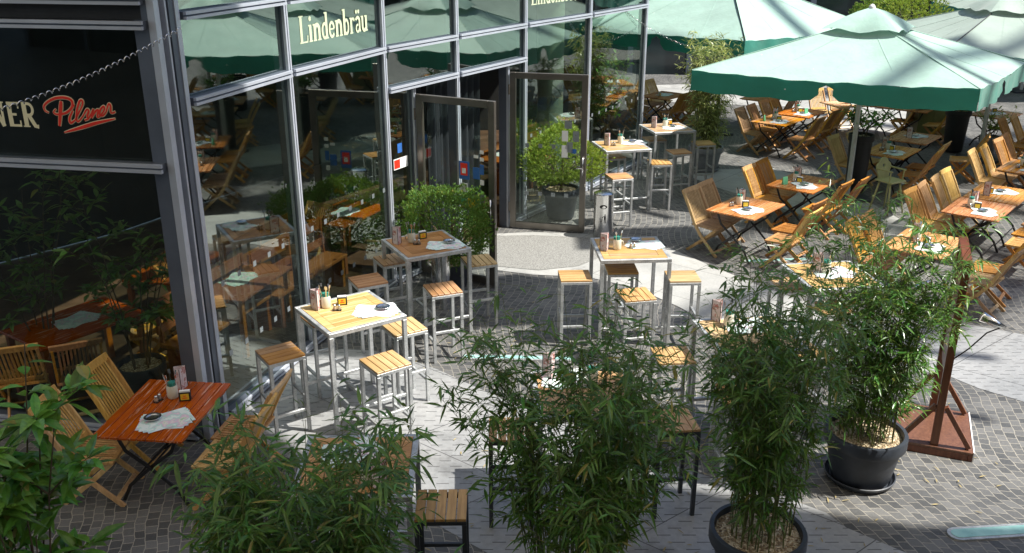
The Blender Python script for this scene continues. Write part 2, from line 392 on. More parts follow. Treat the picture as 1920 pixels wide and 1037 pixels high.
def dup(root, loc, rz, label, group=None, cat=None):
    r = root.copy(); C.objects.link(r); r.location = loc; r.rotation_euler = (0, 0, rz); r['label'] = label
    if group: r['group'] = group
    for ch in kids(root):
        c = ch.copy(); C.objects.link(c); c.parent = r
        for gch in kids(ch):
            d = gch.copy(); C.objects.link(d); d.parent = c
    return r
class Proto:      # the first placement uses the source itself, later ones are copies
    def __init__(s, make): s.make = make; s.root = None
    def put(s, loc, rz, label, group=None):
        if s.root is None:
            s.root = s.make(); s.root.location = loc; s.root.rotation_euler = (0, 0, rz); s.root['label'] = label
            if group: s.root['group'] = group
            return s.root
        return dup(s.root, loc, rz, label, group)
def struct(name, mb, mat, **k): return mb.build(name, mat, kind='structure', **k)
# ------------------------------------------------------------------ ground
gm = MB(); gm.add([(-60, -60, 0), (80, -60, 0), (80, 100, 0), (-60, 100, 0)], [(0, 1, 2, 3)])
struct('ground', gm, 'cobble')
def smoothpoly(pts, n=5):
    out = []; N = len(pts)
    for i in range(N):
        p0, p1, p2, p3 = (Vector(pts[(i+k-1) % N]) for k in range(4))
        for k in range(n):
            t = k/n
            out.append(tuple(.5*((2*p1)+(-p0+p2)*t+(2*p0-5*p1+4*p2-p3)*t*t+(-p0+3*p1-3*p2+p3)*t*t*t)))
    return out
def sheet(name, px, mat, z, sm=False):
    p = [tuple(g(*q)[:2]) for q in px]
    if sm: p = smoothpoly(p)
    m = MB(); n = len(p); a = sum(p[i][0]*p[(i+1) % n][1]-p[(i+1) % n][0]*p[i][1] for i in range(n))
    if a < 0: p = p[::-1]
    m.add([(x, y, z) for x, y in p], [tuple(range(n))]); return struct(name, m, mat)
sheet('plaza_path', [(425,790),(520,850),(640,905),(756,958),(818,984),(913,1037),(1020,1120),(1120,1260),(1800,1260),(1830,1130),(1698,1037),(1587,990),(1549,962),(1450,925),(1354,902),(1290,882),(1200,850),(1100,806),(1000,770),(912,735),(820,693),(760,672),(700,658),(640,655),(575,668),(500,725)], 'slotted_plate', .004)
sheet('metal_path', [(1480,640),(1560,600),(1700,596),(1800,606),(1920,628),(2100,680),(2300,900),(2050,800),(1920,754),(1833,728),(1780,706),(1700,690),(1600,680),(1500,665)], 'slotted_plate', .004)
sheet('concrete_path', [(900,440),(1000,436),(1125,440),(1200,455),(1260,468),(1330,498),(1420,535),(1560,585),(1560,640),(1460,650),(1340,612),(1270,575),(1190,540),(1100,520),(1000,516),(920,506)], 'concrete', .008)
sheet('stone_path', [(1290,330),(1340,318),(1450,316),(1530,340),(1640,385),(1740,440),(1800,480),(1700,470),(1580,430),(1450,385),(1345,352)], 'concrete', .004)
sheet('back_pavement', [(1213,160),(1600,150),(1640,175),(1640,260),(1560,240),(1480,200),(1213,190)], 'concrete', .004)
sheet('far_path', [(1635,205),(1712,205),(1712,262),(1650,262)], 'concrete', .006)
tag(sheet('door_mat', [(905,444),(1000,442),(1122,448),(1128,482),(1085,500),(1010,508),(905,498)], 'mat_grey', .014), 'grey textured entrance mat in front of the open doors', 'door mat')
bpy.data.objects['door_mat'].pop('kind', None)
def light_strip(a, b, wdt, label):
    a, b = Vector(a), Vector(b); d = (b-a); L = d.length; ang = math.atan2(d.y, d.x)
    t = thing('floor_light', label, 'floor light', (*((a+b)/2)[:2], 0), ang, 'glass light strips set in the paving')
    def cap(L, w, n=8):
        p = []
        for k in range(n+1): p.append((L/2-w/2+w/2*math.cos(-math.pi/2+math.pi*k/n), w/2*math.sin(-math.pi/2+math.pi*k/n)))
        for k in range(n+1): p.append((-L/2+w/2+w/2*math.cos(math.pi/2+math.pi*k/n), w/2*math.sin(math.pi/2+math.pi*k/n)))
        return p
    MB().prism(cap(L, wdt), .001, .016).build('frame', 'galvanised', t); MB().prism(cap(L-.06, wdt-.06), .010, .020).build('light_glass', 'strip_glass', t)
light_strip((3.62, 6.41, 0), (5.6, 6.6, 0), .17, 'turquoise glass light strip in the cobbles, lower right corner')
light_strip((-.60, 9.8, 0), (.75, 9.75, 0), .13, 'turquoise glass light strip in the paving behind the middle bamboo')
light_strip((3.5, 13.1, 0), (4.5, 13.2, 0), .13, 'pale glass light strip under the dining table beside the pulled-out chair')

# ------------------------------------------------------------------ unseen panels and beams overhead, added and shaped to throw the patches of shade
RZ = 15.0; off = Vector((SH.x, SH.y))*(RZ/math.tan(SUN_EL))
def shade_panel(px, name='roof', dz=0, world=False):
    p = [(Vector(q[:2]) if world else g(*q).xy) + off for q in px]
    if name == 'roof':      # added shade panel, single skin
        n_ = len(p); a_ = sum(p[i][0]*p[(i+1) % n_][1]-p[(i+1) % n_][0]*p[i][1] for i in range(n_))
        struct(name, MB().add([(q[0], q[1], RZ+dz) for q in (p if a_ > 0 else p[::-1])], [tuple(range(n_))]), 'shade_skin')
    else: struct(name, MB().prism([tuple(q) for q in p], RZ+dz, RZ+.25+dz), 'alu_dark')
shade_panel([(-14, 12.5), (-3.4, 9.2), (-1.9, 7.6), (-.9, 6.9), (.2, 7.3), (1.3, 7.2), (2.3, 6.85), (3.4, 6.55), (5.2, 6.5), (12, 6.0), (14, -17), (-40, -17), (-40, 12)], world=True)  # reaches far back and left to keep the mirrored ground dark
shade_panel([(-2.9, 9.9), (-1.6, 9.75), (-.75, 10.6), (.1, 10.7), (1.2, 10.9), (1.3, 12.2), (.1, 12.6), (-1.0, 12.4), (-2.9, 11.6)], world=True)
shade_panel([(1.0, 13.6), (3.2, 13.9), (3.1, 14.9), (1.0, 14.7)], world=True)
for px in ([(1800,575),(1925,590),(1925,615),(1800,598)], [(1740,655),(1925,672),(1925,684),(1740,663)], [(1880,520),(1960,525),(1960,545),(1870,538)],
           [(1700,745),(1930,790),(1930,800),(1700,752)], [(1240,395),(1300,408),(1300,414),(1240,401)]): shade_panel(px, 'shade_beam', .5)  # added bars, outlined by the shadow stripes they should cast

# unseen slender bars high above, added so blurred shadows dapple terrace and parasols
def shade_bar(p, ang, L, wd, z):
    a = R(ang); d = Vector((math.cos(a), math.sin(a))); n = Vector((-d.y, d.x)); o = Vector((SH.x, SH.y))*(z/math.tan(SUN_EL)); p = Vector(p)+o
    struct('shade_beam', MB().prism([tuple(p+d*L/2+n*wd/2), tuple(p-d*L/2+n*wd/2), tuple(p-d*L/2-n*wd/2), tuple(p+d*L/2-n*wd/2)], z, z+.3), 'alu_dark')
for k in range(4): shade_bar((5.6+k*2.6, 16.0+k*.8), 128, 17, .30+.08*(k % 2), 42+.5*k)
for k in range(3): shade_bar((7.0+k*.9, 11.8+k*3.6), 36+k*3, 15, .30+.06*(k % 2), 46+.5*k)
# ------------------------------------------------------------------ glass building
bld = thing('glass_building', 'restaurant building with glass facade, silver mullions and painted lettering', 'building')
FM = [(-2.93, 8.33), (-2.42, 10.11), (-1.665, 12.15), (-.81, 13.62), (.205, 15.31), (1.395, 17.13), (2.70, 19.29)]
FM = [Vector(p) for p in FM]
TOP = 5.6; RA = 3.25; RB = 2.72
def out_n(a, b): d = (b-a).normalized(); return Vector((d.y, -d.x))
def mull(p, n, z0, z1, w=.07, dep=.14, parent=bld):
    t = Vector((-n.y, n.x))
    def bx(u0, u1, v0, v1, mat, name, par):
        m = MB(); c = [p+t*u+n*v for u, v in ((u0, v0), (u1, v0), (u1, v1), (u0, v1))]
        m.prism([tuple(q) for q in c], z0, z1); return m.build(name, mat, par)
    a = bx(-w/2, w/2, -dep, .0, 'alu_dark', 'mullion', parent)
    m = MB()
    for u0, u1 in ((-w/2, -.008), (.008, w/2)):
        c = [p+t*u+n*v for u, v in ((u0, .002), (u1, .002), (u1, .035), (u0, .035))]; m.prism([tuple(q) for q in c], z0, z1)
    m.build('cover_strip', 'alu', a)
def rail(a, b, z, n, h=.07):
    d = (b-a).normalized(); a2 = a+d*.036; b2 = b-d*.036
    m = MB(); m.beam((*a2, z), (*b2, z), h, .10, (0, 0, 1)); o = m.build('rail', 'alu_dark', bld)
    m = MB()
    for z0 in (z-h/4-.004, z+h/4+.004):
        m.beam((*(a2+n*.066), z0), (*(b2+n*.066), z0), h/2-.008, .03, (0, 0, 1))
    m.build('cover_strip', 'alu', o)
def pane(a, b, z0, z1, n, mat='facade_glass'):
    d = (b-a).normalized(); a2 = a+d*.037-n*.02; b2 = b-d*.037-n*.02
    MB().add([(*a2, z0), (*b2, z0), (*b2, z1), (*a2, z1)], [(0, 1, 2, 3)]).build('window', mat, bld)
norms = [out_n(FM[i], FM[i+1]) for i in range(6)]
J1 = FM[2].lerp(FM[3], .36); J2 = FM[3].lerp(FM[4], .72)
for i in range(7):
    n = (norms[max(i-1, 0)]+norms[min(i, 5)]).normalized()
    if i == 0: continue
    mull(FM[i], n, 0, TOP)
for i in range(6):
    a, b, n = FM[i], FM[i+1], norms[i]
    zs = [RA, 4.0, 5.0]
    if i in (2, 3): zs = [RB]+zs
    if i not in (2, 3): zs = [.06]+zs
    for z in zs: rail(a, b, z, n)
    lv = sorted(zs)
    if i in (2, 3): lv = [RB, RA, 4.0, 5.0]
    for z0, z1 in zip(lv, lv[1:]+[TOP]): pane(a, b, z0+.037, z1-.037, n)
    if i == 2:
        rail(a, J1, .06, n); pane(a, J1, .1, RB-.04, n)
    if i == 3:
        rail(J2, b, .06, n); pane(J2, b, .1, RB-.04, n)
mull(J1, norms[2], 0, RB-.036, .05); mull(J2, norms[3], 0, RB-.036, .05)
# left part of the facade, almost square to the viewer
LA = Vector((-3.02, 7.96)); ld = Vector((-1, .175)).normalized(); ln = Vector((-ld.y*-1, ld.x)).normalized()
ln = Vector((ld.y, -ld.x)); ln = ln if ln.y < 0 else -ln
LP = [LA, LA+ld*3.2, LA+ld*6.4]
for i in (0, 1):
    a, b = LP[i], LP[i+1]
    rail(a, b, .06, ln); rail(a, b, 2.74, ln, .08); rail(a, b, 3.96, ln, .07); rail(a, b, 4.16, ln, .07)
    m = MB(); d = (b-a).normalized(); m.beam((*(a+d*.04-ln*.03), 4.06), (*(b-d*.04-ln*.03), 4.06), .12, .05, (0, 0, 1)); m.build('floor_edge', 'groove', bld)
    pane(a, b, .1, 2.70, ln, 'dark_glass'); pane(a, b, 2.78, 3.92, ln, 'dark_glass'); pane(a, b, 4.2, TOP, ln, 'dark_glass')
for p in LP[1:]: mull(p, ln, 0, TOP)
# corner column: alternating silver and dark strips
B0 = FM[0]; cd = (B0-LA); cl = cd.length; cd.normalize(); cn = Vector((cd.y, -cd.x))
colm = MB()
c = [LA-cn*.02, B0-cn*.02, B0-cn*.16, LA-cn*.16]; colm.prism([tuple(q) for q in c], 0, TOP)
co = colm.build('corner_column', 'alu_dark', bld)
u = 0; ksc = cl/.49
for wd, mat, dep in ((.05, 'alu', .05), (.025, 'groove', .0), (.055, 'alu', .03), (.09, 'alu_dark', .0), (.03, 'alu', .04), (.02, 'groove', 0), (.10, 'alu_dark', .05), (.05, 'alu', .06), (.025, 'groove', 0), (.045, 'alu', .04)):
    wd *= ksc
    if dep > 0:
        p0 = LA+cd*u; p1 = LA+cd*(u+wd); m = MB(); m.prism([tuple(p0-cn*.018), tuple(p1-cn*.018), tuple(p1+cn*dep), tuple(p0+cn*dep)], 0, TOP)
        m.build('cover_strip', mat, co)
    u += wd
# slab above, interior shell
poly = [tuple(p) for p in [LP[2]]+[LP[1], LA]+FM] + [(2.7, 24), (-12, 24), (-14, 9)]
inset = [tuple(Vector(p)) for p in poly]
def shrink(pl, k):
    c = Vector((-6, 15)); return [tuple(Vector(p)+(c-Vector(p)).normalized()*k) for p in pl]
MB().prism(shrink(poly, .25), TOP, TOP+.5).build('roof', 'alu_dark', bld)
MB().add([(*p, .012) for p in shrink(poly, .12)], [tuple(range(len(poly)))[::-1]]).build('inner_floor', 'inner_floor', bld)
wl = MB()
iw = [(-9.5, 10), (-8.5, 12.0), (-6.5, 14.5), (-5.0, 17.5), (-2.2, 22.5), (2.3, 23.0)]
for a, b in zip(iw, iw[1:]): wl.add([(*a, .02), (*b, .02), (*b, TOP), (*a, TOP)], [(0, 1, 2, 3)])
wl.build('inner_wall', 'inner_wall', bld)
m = MB(); m.lathe([(.26, .02), (.26, TOP-.02)], 24, (.75, 18.3, 0)); autosmooth(m.build('inner_column', 'column_stone', bld, smooth=True))
# curtain inside the doorway
m = MB(); pts = []
for k in range(61):
    t = k/60; p = FM[3].lerp(J2, t) - norms[3]*(.55+.05*math.sin(t*50)); pts.append(p)
m.add([(*p, .03) for p in pts]+[(*p, RB-.03) for p in pts], [(i, i+1, i+62, i+61) for i in range(60)]); m.build('curtain', 'curtain', bld, smooth=True)

# ---- lettering made of brush strokes, laid on the glass
def stroke(mb, pts, wds, T, z):
    pts = [Vector(p) for p in pts]; n = len(pts)
    if isinstance(wds, (int, float)): wds = [wds]*n
    L = []; Rr = []
    for i, p in enumerate(pts):
        d = (pts[min(i+1, n-1)]-pts[max(i-1, 0)]).normalized(); q = Vector((-d.y, d.x))*wds[i]/2
        L.append(p+q); Rr.append(p-q)
    vs = [T(q, z) for q in L]+[T(q, z) for q in Rr]
    mb.add(vs, [(i, i+1, n+i+1, n+i) for i in range(n-1)])
def arc(cx, cy, rx, ry, a0, a1, n=14): return [(cx+rx*math.cos(R(a0+(a1-a0)*k/n)), cy+ry*math.sin(R(a0+(a1-a0)*k/n))) for k in range(n+1)]
B = .16; S = .055
def serif(x, y, w=.26): return ([(x-w/2, y), (x+w/2, y)], S)
GL = {   # letter -> (advance, strokes); x-height 0.62, cap height 1
 'L': (.66, [([(.16, 0), (.16, 1)], B), serif(.17, .97, .32), serif(.17, .03, .30), ([(.16, .03), (.6, .03)], S), ([(.57, .02), (.60, .26)], .06)]),
 'i': (.34, [([(.16, 0), (.16, .62)], B), serif(.11, .60, .2), serif(.16, .03), (arc(.16, .84, .045, .045, 0, 360), .09)]),
 'n': (.62, [([(.14, 0), (.14, .62)], B), serif(.09, .6, .18), serif(.14, .03), (arc(.31, .40, .16, .18, 160, 0)+[(.47, 0)], B), serif(.47, .03)]),
 'd': (.58, [([(.42, 0), (.42, 1)], B), serif(.36, .97, .2), serif(.47, .03, .16), (arc(.26, .31, .17, .27, 30, 330), .12)]),
 'e': (.52, [(arc(.25, .31, .18, .27, 5, 325), .12), ([(.08, .33), (.43, .33)], .06)]),
 'b': (.58, [([(.14, 0), (.14, 1)], B), serif(.09, .97, .2), (arc(.30, .31, .17, .27, 150, -150), .12)]),
 'r': (.46, [([(.14, 0), (.14, .62)], B), serif(.09, .6, .18), serif(.14, .03), (arc(.30, .40, .14, .18, 160, 60), .09), (arc(.38, .53, .03, .03, 0, 360), .07)]),
 'a': (.52, [(arc(.24, .44, .16, .15, 160, 0)+[(.40, .1), (.46, .03)], .13), (arc(.22, .17, .13, .14, 60, 360), .09)]),
 'u': (.62, [([(.14, .62), (.14, .25)]+arc(.28, .22, .14, .18, 180, 330), B*.9), serif(.1, .6, .2), ([(.46, 0), (.46, .62)], B), serif(.41, .6, .2), serif(.5, .03, .16)]),
 'N': (.82, [([(.14, 0), (.14, 1)], .12), ([(.14, 1), (.62, 0)], .2), ([(.62, 0), (.62, 1)], .12), serif(.12, .97), serif(.14, .03), serif(.62, .97)]),
 'E': (.74, [([(.18, 0), (.18, 1)], .22), ([(.1, .95), (.62, .95)], .11), ([(.1, .5), (.5, .5)], .11), ([(.1, .05), (.64, .05)], .11), ([(.62, .74), (.62, 1)], .07), ([(.64, 0), (.64, .26)], .07)]),
 'R': (.82, [([(.18, 0), (.18, 1)], .22), ([(.1, .95), (.36, .95)]+arc(.38, .72, .2, .23, 90, -90)+[(.2, .49)], .13), ([(.36, .48), (.6, .05), (.76, .03)], .19), serif(.18, .03, .34)]),
}
def write(text, T, height, name, mat, squeeze=1.0):
    m = MB(); x = 0; k = 0
    for ch in text:
        base = 'a' if ch == 'ä' else ch
        adv, st = GL[base]
        for pts, wd in st:
            stroke(m, [((x+p[0])*height*squeeze, p[1]*height) for p in pts], wd*height*(.5+.5*squeeze), T, k*.00015); k += 1
        if ch == 'ä':
            for dx in (.14, .34): stroke(m, [((x+dx+p[0])*height*squeeze, p[1]*height) for p in arc(0, .82, .04, .04, 0, 360)], .08*height, T, k*.00015)
        x += adv
    return m.build(name, mat, bld), x*height*squeeze
def planeT(a, b, z0, n, off_=-.017):
    d = (b-a).normalized()
    def T(p, z): q = a+d*p.x+n*(off_+z); return (q.x, q.y, z0+p.y)
    return T
def slotx(i, t): return FM[i].lerp(FM[i+1], t)
write('Lindenbräu', planeT(slotx(1, .14), FM[2], 3.52, norms[1]), .30, 'lettering', 'pale_paint', .93)
write('Lindenbräu', planeT(slotx(4, .10), FM[5], 3.54, norms[4]), .29, 'lettering', 'pale_paint', .96)
# left pane: end of a word in cream serif capitals, then a red script word with a swash
def px_on_left(px, py):      # pixel -> coordinates on the left facade plane
    x = (px-960)/FPX; y = (518.5-py)/FPX
    d = Vector((x, math.cos(PITCH)+y*math.sin(PITCH), -math.sin(PITCH)+y*math.cos(PITCH)))
    t = (LA-ln*-.0).dot(ln)/d.xy.dot(ln); q = d*t; return (q.xy-LA).dot(-ld), CAMH+q.z
TL = planeT(LA, LA-ld, 0, ln, -.017)
m = MB(); k = 0
x0, zb = px_on_left(2, 237); x1, _ = px_on_left(75, 237); _, zt = px_on_left(30, 192)
hh = zt-zb; tot = .82+.74+.86; sq = (x1-x0+.10)/(tot*hh)
x = -.10/(hh*sq)
for ch in 'NER':
    adv, st = GL[ch]
    for pts, wd in st: stroke(m, [(x0+(x+p[0])*hh*sq, zb+p[1]*hh) for p in pts], wd*hh*.9, TL, k*.0002); k += 1
    x += adv
m.build('lettering', 'cream_paint', bld)
def script(strokes, mat, grow, zoff):
    m = MB(); k = 0
    for pts, w0, w1 in strokes:
        # resample as a smooth curve through the measured points
        P = [Vector(px_on_left(*p)) for p in pts]; Q = []
        for i in range(len(P)-1):
            p0, p1, p2, p3 = P[max(i-1, 0)], P[i], P[i+1], P[min(i+2, len(P)-1)]
            for s in range(6):
                t = s/6; Q.append(.5*((2*p1)+(-p0+p2)*t+(2*p0-5*p1+4*p2-p3)*t*t+(-p0+3*p1-3*p2+p3)*t*t*t))
        Q.append(P[-1]); n = len(Q); W = [grow+w0+(w1-w0)*math.sin(math.pi*i/(n-1)) for i in range(n)]
        stroke(m, Q, W, TL, zoff+k*.0002); k += 1
    m.build('lettering', mat, bld)
SC = [([(90,212),(83,208),(81,199),(90,190),(105,184),(122,184),(133,190),(133,202),(122,212),(106,215),(99,211),(103,205)], .010, .024),
      ([(113,190),(112,205),(110,237)], .020, .034), ([(135,208),(129,222),(131,231),(139,226)], .012, .022), ([(136,198),(138,199)], .02, .02),
      ([(139,226),(152,200),(153,190),(148,190),(143,206),(142,224),(146,228),(154,218)], .012, .020),
      ([(154,218),(161,206),(165,209),(162,218),(164,223),(157,226)], .012, .020), ([(164,223),(170,214),(174,205),(170,222)], .012, .018), ([(170,222),(178,209),(183,207),(181,219),(185,220)], .012, .018),
      ([(185,220),(194,207),(193,200),(187,206),(186,216),(192,217),(198,210)], .012, .018), ([(198,210),(202,196),(206,199),(207,212),(215,210)], .012, .018),
      ([(119,249),(150,240),(180,231),(215,223)], .008, .030)]
script(SC, 'cream_paint', .012, .001); script(SC, 'red_paint', 0, .006)

# ------------------------------------------------------------------ the two open doors
def door(hinge, free, h, label, stickers):
    hinge, free = Vector(hinge), Vector(free); d = free-hinge; W = d.length; a = math.atan2(d.y, d.x)
    t = thing('glass_door', label, 'door', (hinge.x, hinge.y, 0), a, 'open entrance doors')
    fw = .095
    m = MB(); m.box(0, fw, -.03, .03, .02, h); m.box(W-fw, W, -.03, .03, .02, h); m.box(fw, W-fw, -.03, .03, .02, .02+fw*1.1); m.box(fw, W-fw, -.03, .03, h-fw, h)
    f = m.build('frame', 'bronze', t, bevel=.004)
    MB().add([(fw, 0, .02+fw), (W-fw, 0, .02+fw), (W-fw, 0, h-fw), (fw, 0, h-fw)], [(0, 1, 2, 3)]).build('window', 'door_glass', t)
    for s in (1, -1):
        m = MB(); y = s*.075
        m.tube([(W-.045, s*.03, 1.00), (W-.045, y, 1.0)], .011, 8); m.tube([(W-.045, s*.03, 1.24), (W-.045, y, 1.24)], .011, 8); m.tube([(W-.045, y, .96), (W-.045, y, 1.28)], .012, 8)
        m.tube([(W-.045, y, 1.1), (W-.17, y, 1.1)], .010, 8)
        m.build('handle', 'steel_bright', t, smooth=True)
    m = MB()
    for z in (.3, h-.35): m.tube([(-.012, -.035, z), (-.012, -.035, z+.16)], .014, 8)
    m.build('hinge', 'bronze', t)
    for (sx, sz, sw, sh, mat) in stickers:
        o = MB().box(sx-sw/2, sx+sw/2, -.004, -.001, sz-sh/2, sz+sh/2).build('sticker', mat, t)
    return t
d1 = door(J1+norms[2]*.06, (-.22, 12.07), 2.6, 'narrow bronze framed glass door standing open behind the clipped bush, with stickers', [
    (.74, 1.62, .16, .25, 'blue_card'), (.93, 1.60, .10, .16, 'blue_card'), (.73, 1.38, .12, .12, 'paper'), (.70, 1.20, .10, .12, 'green_card'), (.88, 1.17, .17, .13, 'yellow_card'),
    (1.02, 1.90, .06, .05, 'paper'), (1.02, 1.80, .06, .05, 'paper'), (.93, 1.83, .07, .04, 'paper'), (1.02, 1.66, .06, .14, 'blue_card'), (1.02, 1.48, .06, .07, 'paper'), (1.02, 1.25, .06, .12, 'silver_card'),
    (.1+.12, 1.2, .07, .07, 'silver_card'), (.42, 1.2, .07, .07, 'silver_card')])
MB().box(.685, .795, -.0065, -.0045, 1.55, 1.72).build('sticker', 'red_paint', d1); MB().box(.71, .77, -.009, -.007, 1.58, 1.65).build('sticker', 'paper', d1)
d2 = door(J2+norms[3]*.06, (1.19, 14.51), 2.58, 'wide bronze framed glass door standing open beside the steel bin', [
    (x_, z_, .065, .065, 'silver_card') for x_ in (.28, .50, .72, .94) for z_ in (.62, 1.42)] + [(.98, 1.42, .10, .17, 'silver_card'), (1.08, 1.6, .1, .17, 'silver_card'), (.9, 1.6, .1, .17, 'paper'), (.9, 1.35, .1, .2, 'paper'),
    (1.05, 1.36, .08, .07, 'blue_card'), (.95, 1.78, .12, .12, 'silver_card')])
# stickers on the fixed pane beside the door
TS = planeT(FM[2], FM[3], 0, norms[2], -.014)
def decal(u0, u1, z0, z1, mat, o=0.):
    m = MB(); m.add([TS(Vector((u0, z0)), o), TS(Vector((u1, z0)), o), TS(Vector((u1, z1)), o), TS(Vector((u0, z1)), o)], [(0, 1, 2, 3)]); m.build('sticker', mat, bld)
decal(.14, .46, 1.62, 1.77, 'paper'); decal(.15, .28, 1.635, 1.755, 'red_paint', .002); decal(.24, .34, 1.84, 1.97, 'blue_card')

# ------------------------------------------------------------------ furniture makers
CH_G = 'folding wooden chairs'
def make_chair(mat):
    def mk():
        t = thing('folding_chair', '', 'chair')
        W = .46
        # backrest: top rail, lower rail, vertical slats, between (x=-.10,z=.46) and (x=-.34,z=.92); faces +x
        def bp(s, y=0, o=0):  # s 0..1 up the back, slightly curved
            x = -.165-.20*s-.03*s*s; z = .47+.45*s; return Vector((x+o, y, z))
        m = MB()
        ys = [-.165+i*.33/9 for i in range(10)]
        for y in ys: m.path([bp(s, y) for s in (.02, .35, .7, .95)], .021, .012)
        m.beam(bp(.05, -W/2+.03), bp(.05, W/2-.03), .02, .05, (1, 0, .4))
        pts = [bp(1.0, y, -.012*(1-(y/.24)**2)) for y in (-.24, -.12, 0, .12, .24)]
        m.path(pts, .075, .026, (-.45, 0, 1))
        m.build('backrest', mat, t, bevel=.003)
        m = MB()
        def spz(u): return .435+.012*math.cos(u*math.pi*1.1)+.01*u
        for i in range(10):
            y = -.17+i*.34/9
            m.path([(x, y, spz((x+.19)/.40)) for x in (-.17, -.08, .02, .11, .185)], .024, .012)
        for x in (-.185, .20): m.beam((x, -W/2+.005, spz((x+.19)/.40)-.002), (x, W/2-.005, spz((x+.19)/.40)-.002), .04, .026, (1, 0, 0))
        for s in (-1, 1): m.path([(x, s*(W/2-.022), spz((x+.19)/.4)-.004) for x in (-.16, -.05, .06, .175)], .026, .03)
        m.build('seat', mat, t, bevel=.003)
        for s in (-1, 1):
            m = MB(); y = s*(W/2-.013)
            m.path([bp(.97, y), bp(.5, y), bp(0, y), (-.05, y, .30), (.10, y, .15), (.255, y, .0)], .024, .046)
            m.build('front_leg', mat, t, bevel=.003)
        for s in (-1, 1):
            m = MB(); y = s*(W/2-.050)
            m.path([(.185, y, .41), (.0, y, .24), (-.29, y, .0)], .022, .044); m.build('rear_leg', mat, t, bevel=.003)
        for m in (MB().beam((.195, -W/2+.03, .06), (.195, W/2-.03, .06), .022, .04, (1, 0, 1)), MB().beam((-.20, -W/2+.06, .075), (-.20, W/2-.06, .075), .022, .04, (1, 0, -1))):
            m.build('stretcher', mat, t, bevel=.002)
        return t
    return Proto(mk)
chairs = {k: make_chair(k) for k in ('teak_chair', 'teak_pale', 'teak_grey')}
def make_dining(mat, L=1.05, W=.80):
    def mk():
        t = thing('folding_table', '', 'table')
        n = 10; sw = W/n
        m = MB()
        for i in range(n): m.box(-L/2, L/2, -W/2+i*sw+.004, -W/2+(i+1)*sw-.004, .715, .738)
        for x in (-L/2+.12, L/2-.12): m.box(x-.025, x+.025, -W/2+.02, W/2-.02, .690, .7145)
        m.build('tabletop', mat, t, bevel=.002)
        for x in (-L/2+.16, L/2-.16):
            for s in (-1, 1):
                m = MB(); xx = x+s*.012
                m.path([(xx, -s*.27, .688), (xx, -s*.20, .52), (xx, 0, .36), (xx, s*.22, .16), (xx, s*.30, .0)], .012, .030, (1, 0, 0)); m.build('leg', 'black_metal', t)
        for y_, z_ in ((0, .36), (-.24, .14), (.24, .14)): MB().beam((-L/2+.17, y_, z_), (L/2-.17, y_, z_), .014, .014).build('stretcher', 'black_metal', t)
        return t
    return Proto(mk)
dining = {k: make_dining(k) for k in ('table_red', 'table_orange')}
BH = 1.10
def make_bar(mat):
    def mk():
        t = thing('bar_table', '', 'table')
        S_ = .84; h = S_/2; tb = .042
        m = MB()
        for s in (-1, 1): m.box(-h, h, s*h-(tb if s > 0 else 0), s*h+(0 if s > 0 else tb), BH-.045, BH)
        for s in (-1, 1): m.box(s*h-(tb if s > 0 else 0), s*h+(0 if s > 0 else tb), -h+tb, h-tb, BH-.045, BH)
        m.build('top_frame', 'galvanised', t, bevel=.003)
        m = MB(); i0 = h-tb-.002; bw = .085
        m.box(-i0, i0, i0-bw, i0, BH-.03, BH+.002); m.box(-i0, i0, -i0, -i0+bw, BH-.03, BH+.002)
        m.box(-i0, -i0+bw, -i0+bw+.003, i0-bw-.003, BH-.03, BH+.002); m.box(i0-bw, i0, -i0+bw+.003, i0-bw-.003, BH-.03, BH+.002)
        k = 6; a = i0-bw-.003; w_ = 2*a/k
        for q in range(k): m.box(-a, a, -a+q*w_+.0012, -a+(q+1)*w_-.0012, BH-.03, BH+.0015)
        m.build('tabletop', mat, t, bevel=.001)
        for sx in (-1, 1):
            for sy in (-1, 1):
                cx, cy = sx*(h-tb/2), sy*(h-tb/2); MB().box(cx-tb/2, cx+tb/2, cy-tb/2, cy+tb/2, 0, BH-.046).build('leg', 'galvanised', t, bevel=.003)
        r = tb*.8
        for s in (-1, 1): MB().box(-h+tb, h-tb, s*(h-tb/2)-r/2, s*(h-tb/2)+r/2, .20, .20+r).build('rail', 'galvanised', t, bevel=.003)
        MB().box(-r/2, r/2, -h+tb, h-tb, .20, .20+r).build('rail', 'galvanised', t, bevel=.003)
        return t
    return Proto(mk)
bars = {k: make_bar(k) for k in ('bar_yellow', 'bar_brown')}
SHT = .85
def make_stool(mat, steel='galvanised'):
    def mk():
        t = thing('bar_stool', '', 'stool'); h = .185; tb = .034
        m = MB(); n = 5; w_ = 2*h/n
        for i in range(n): m.box(-h, h, -h+i*w_+.004, -h+(i+1)*w_-.004, SHT-.022, SHT)
        m.build('seat', mat, t, bevel=.002)
        m = MB(); z0, z1 = SHT-.055, SHT-.0225
        for s in (-1, 1): m.box(-h, h, s*(h-tb/2)-tb/2, s*(h-tb/2)+tb/2, z0, z1); m.box(s*(h-tb/2)-tb/2, s*(h-tb/2)+tb/2, -h+tb, h-tb, z0, z1)
        m.build('seat_frame', steel, t, bevel=.002)
        for sx in (-1, 1):
            for sy in (-1, 1):
                cx, cy = sx*(h-tb/2), sy*(h-tb/2); MB().box(cx-tb/2, cx+tb/2, cy-tb/2, cy+tb/2, 0, z0-.001).build('leg', steel, t, bevel=.002)
        for s in (-1, 1):
            MB().box(-h+tb, h-tb, s*(h-tb/2)-.013, s*(h-tb/2)+.013, .24, .27).build('rail', steel, t, bevel=.002)
            MB().box(s*(h-tb/2)-.013, s*(h-tb/2)+.013, -h+tb, h-tb, .36, .39).build('rail', steel, t, bevel=.002)
        return t
    return Proto(mk)
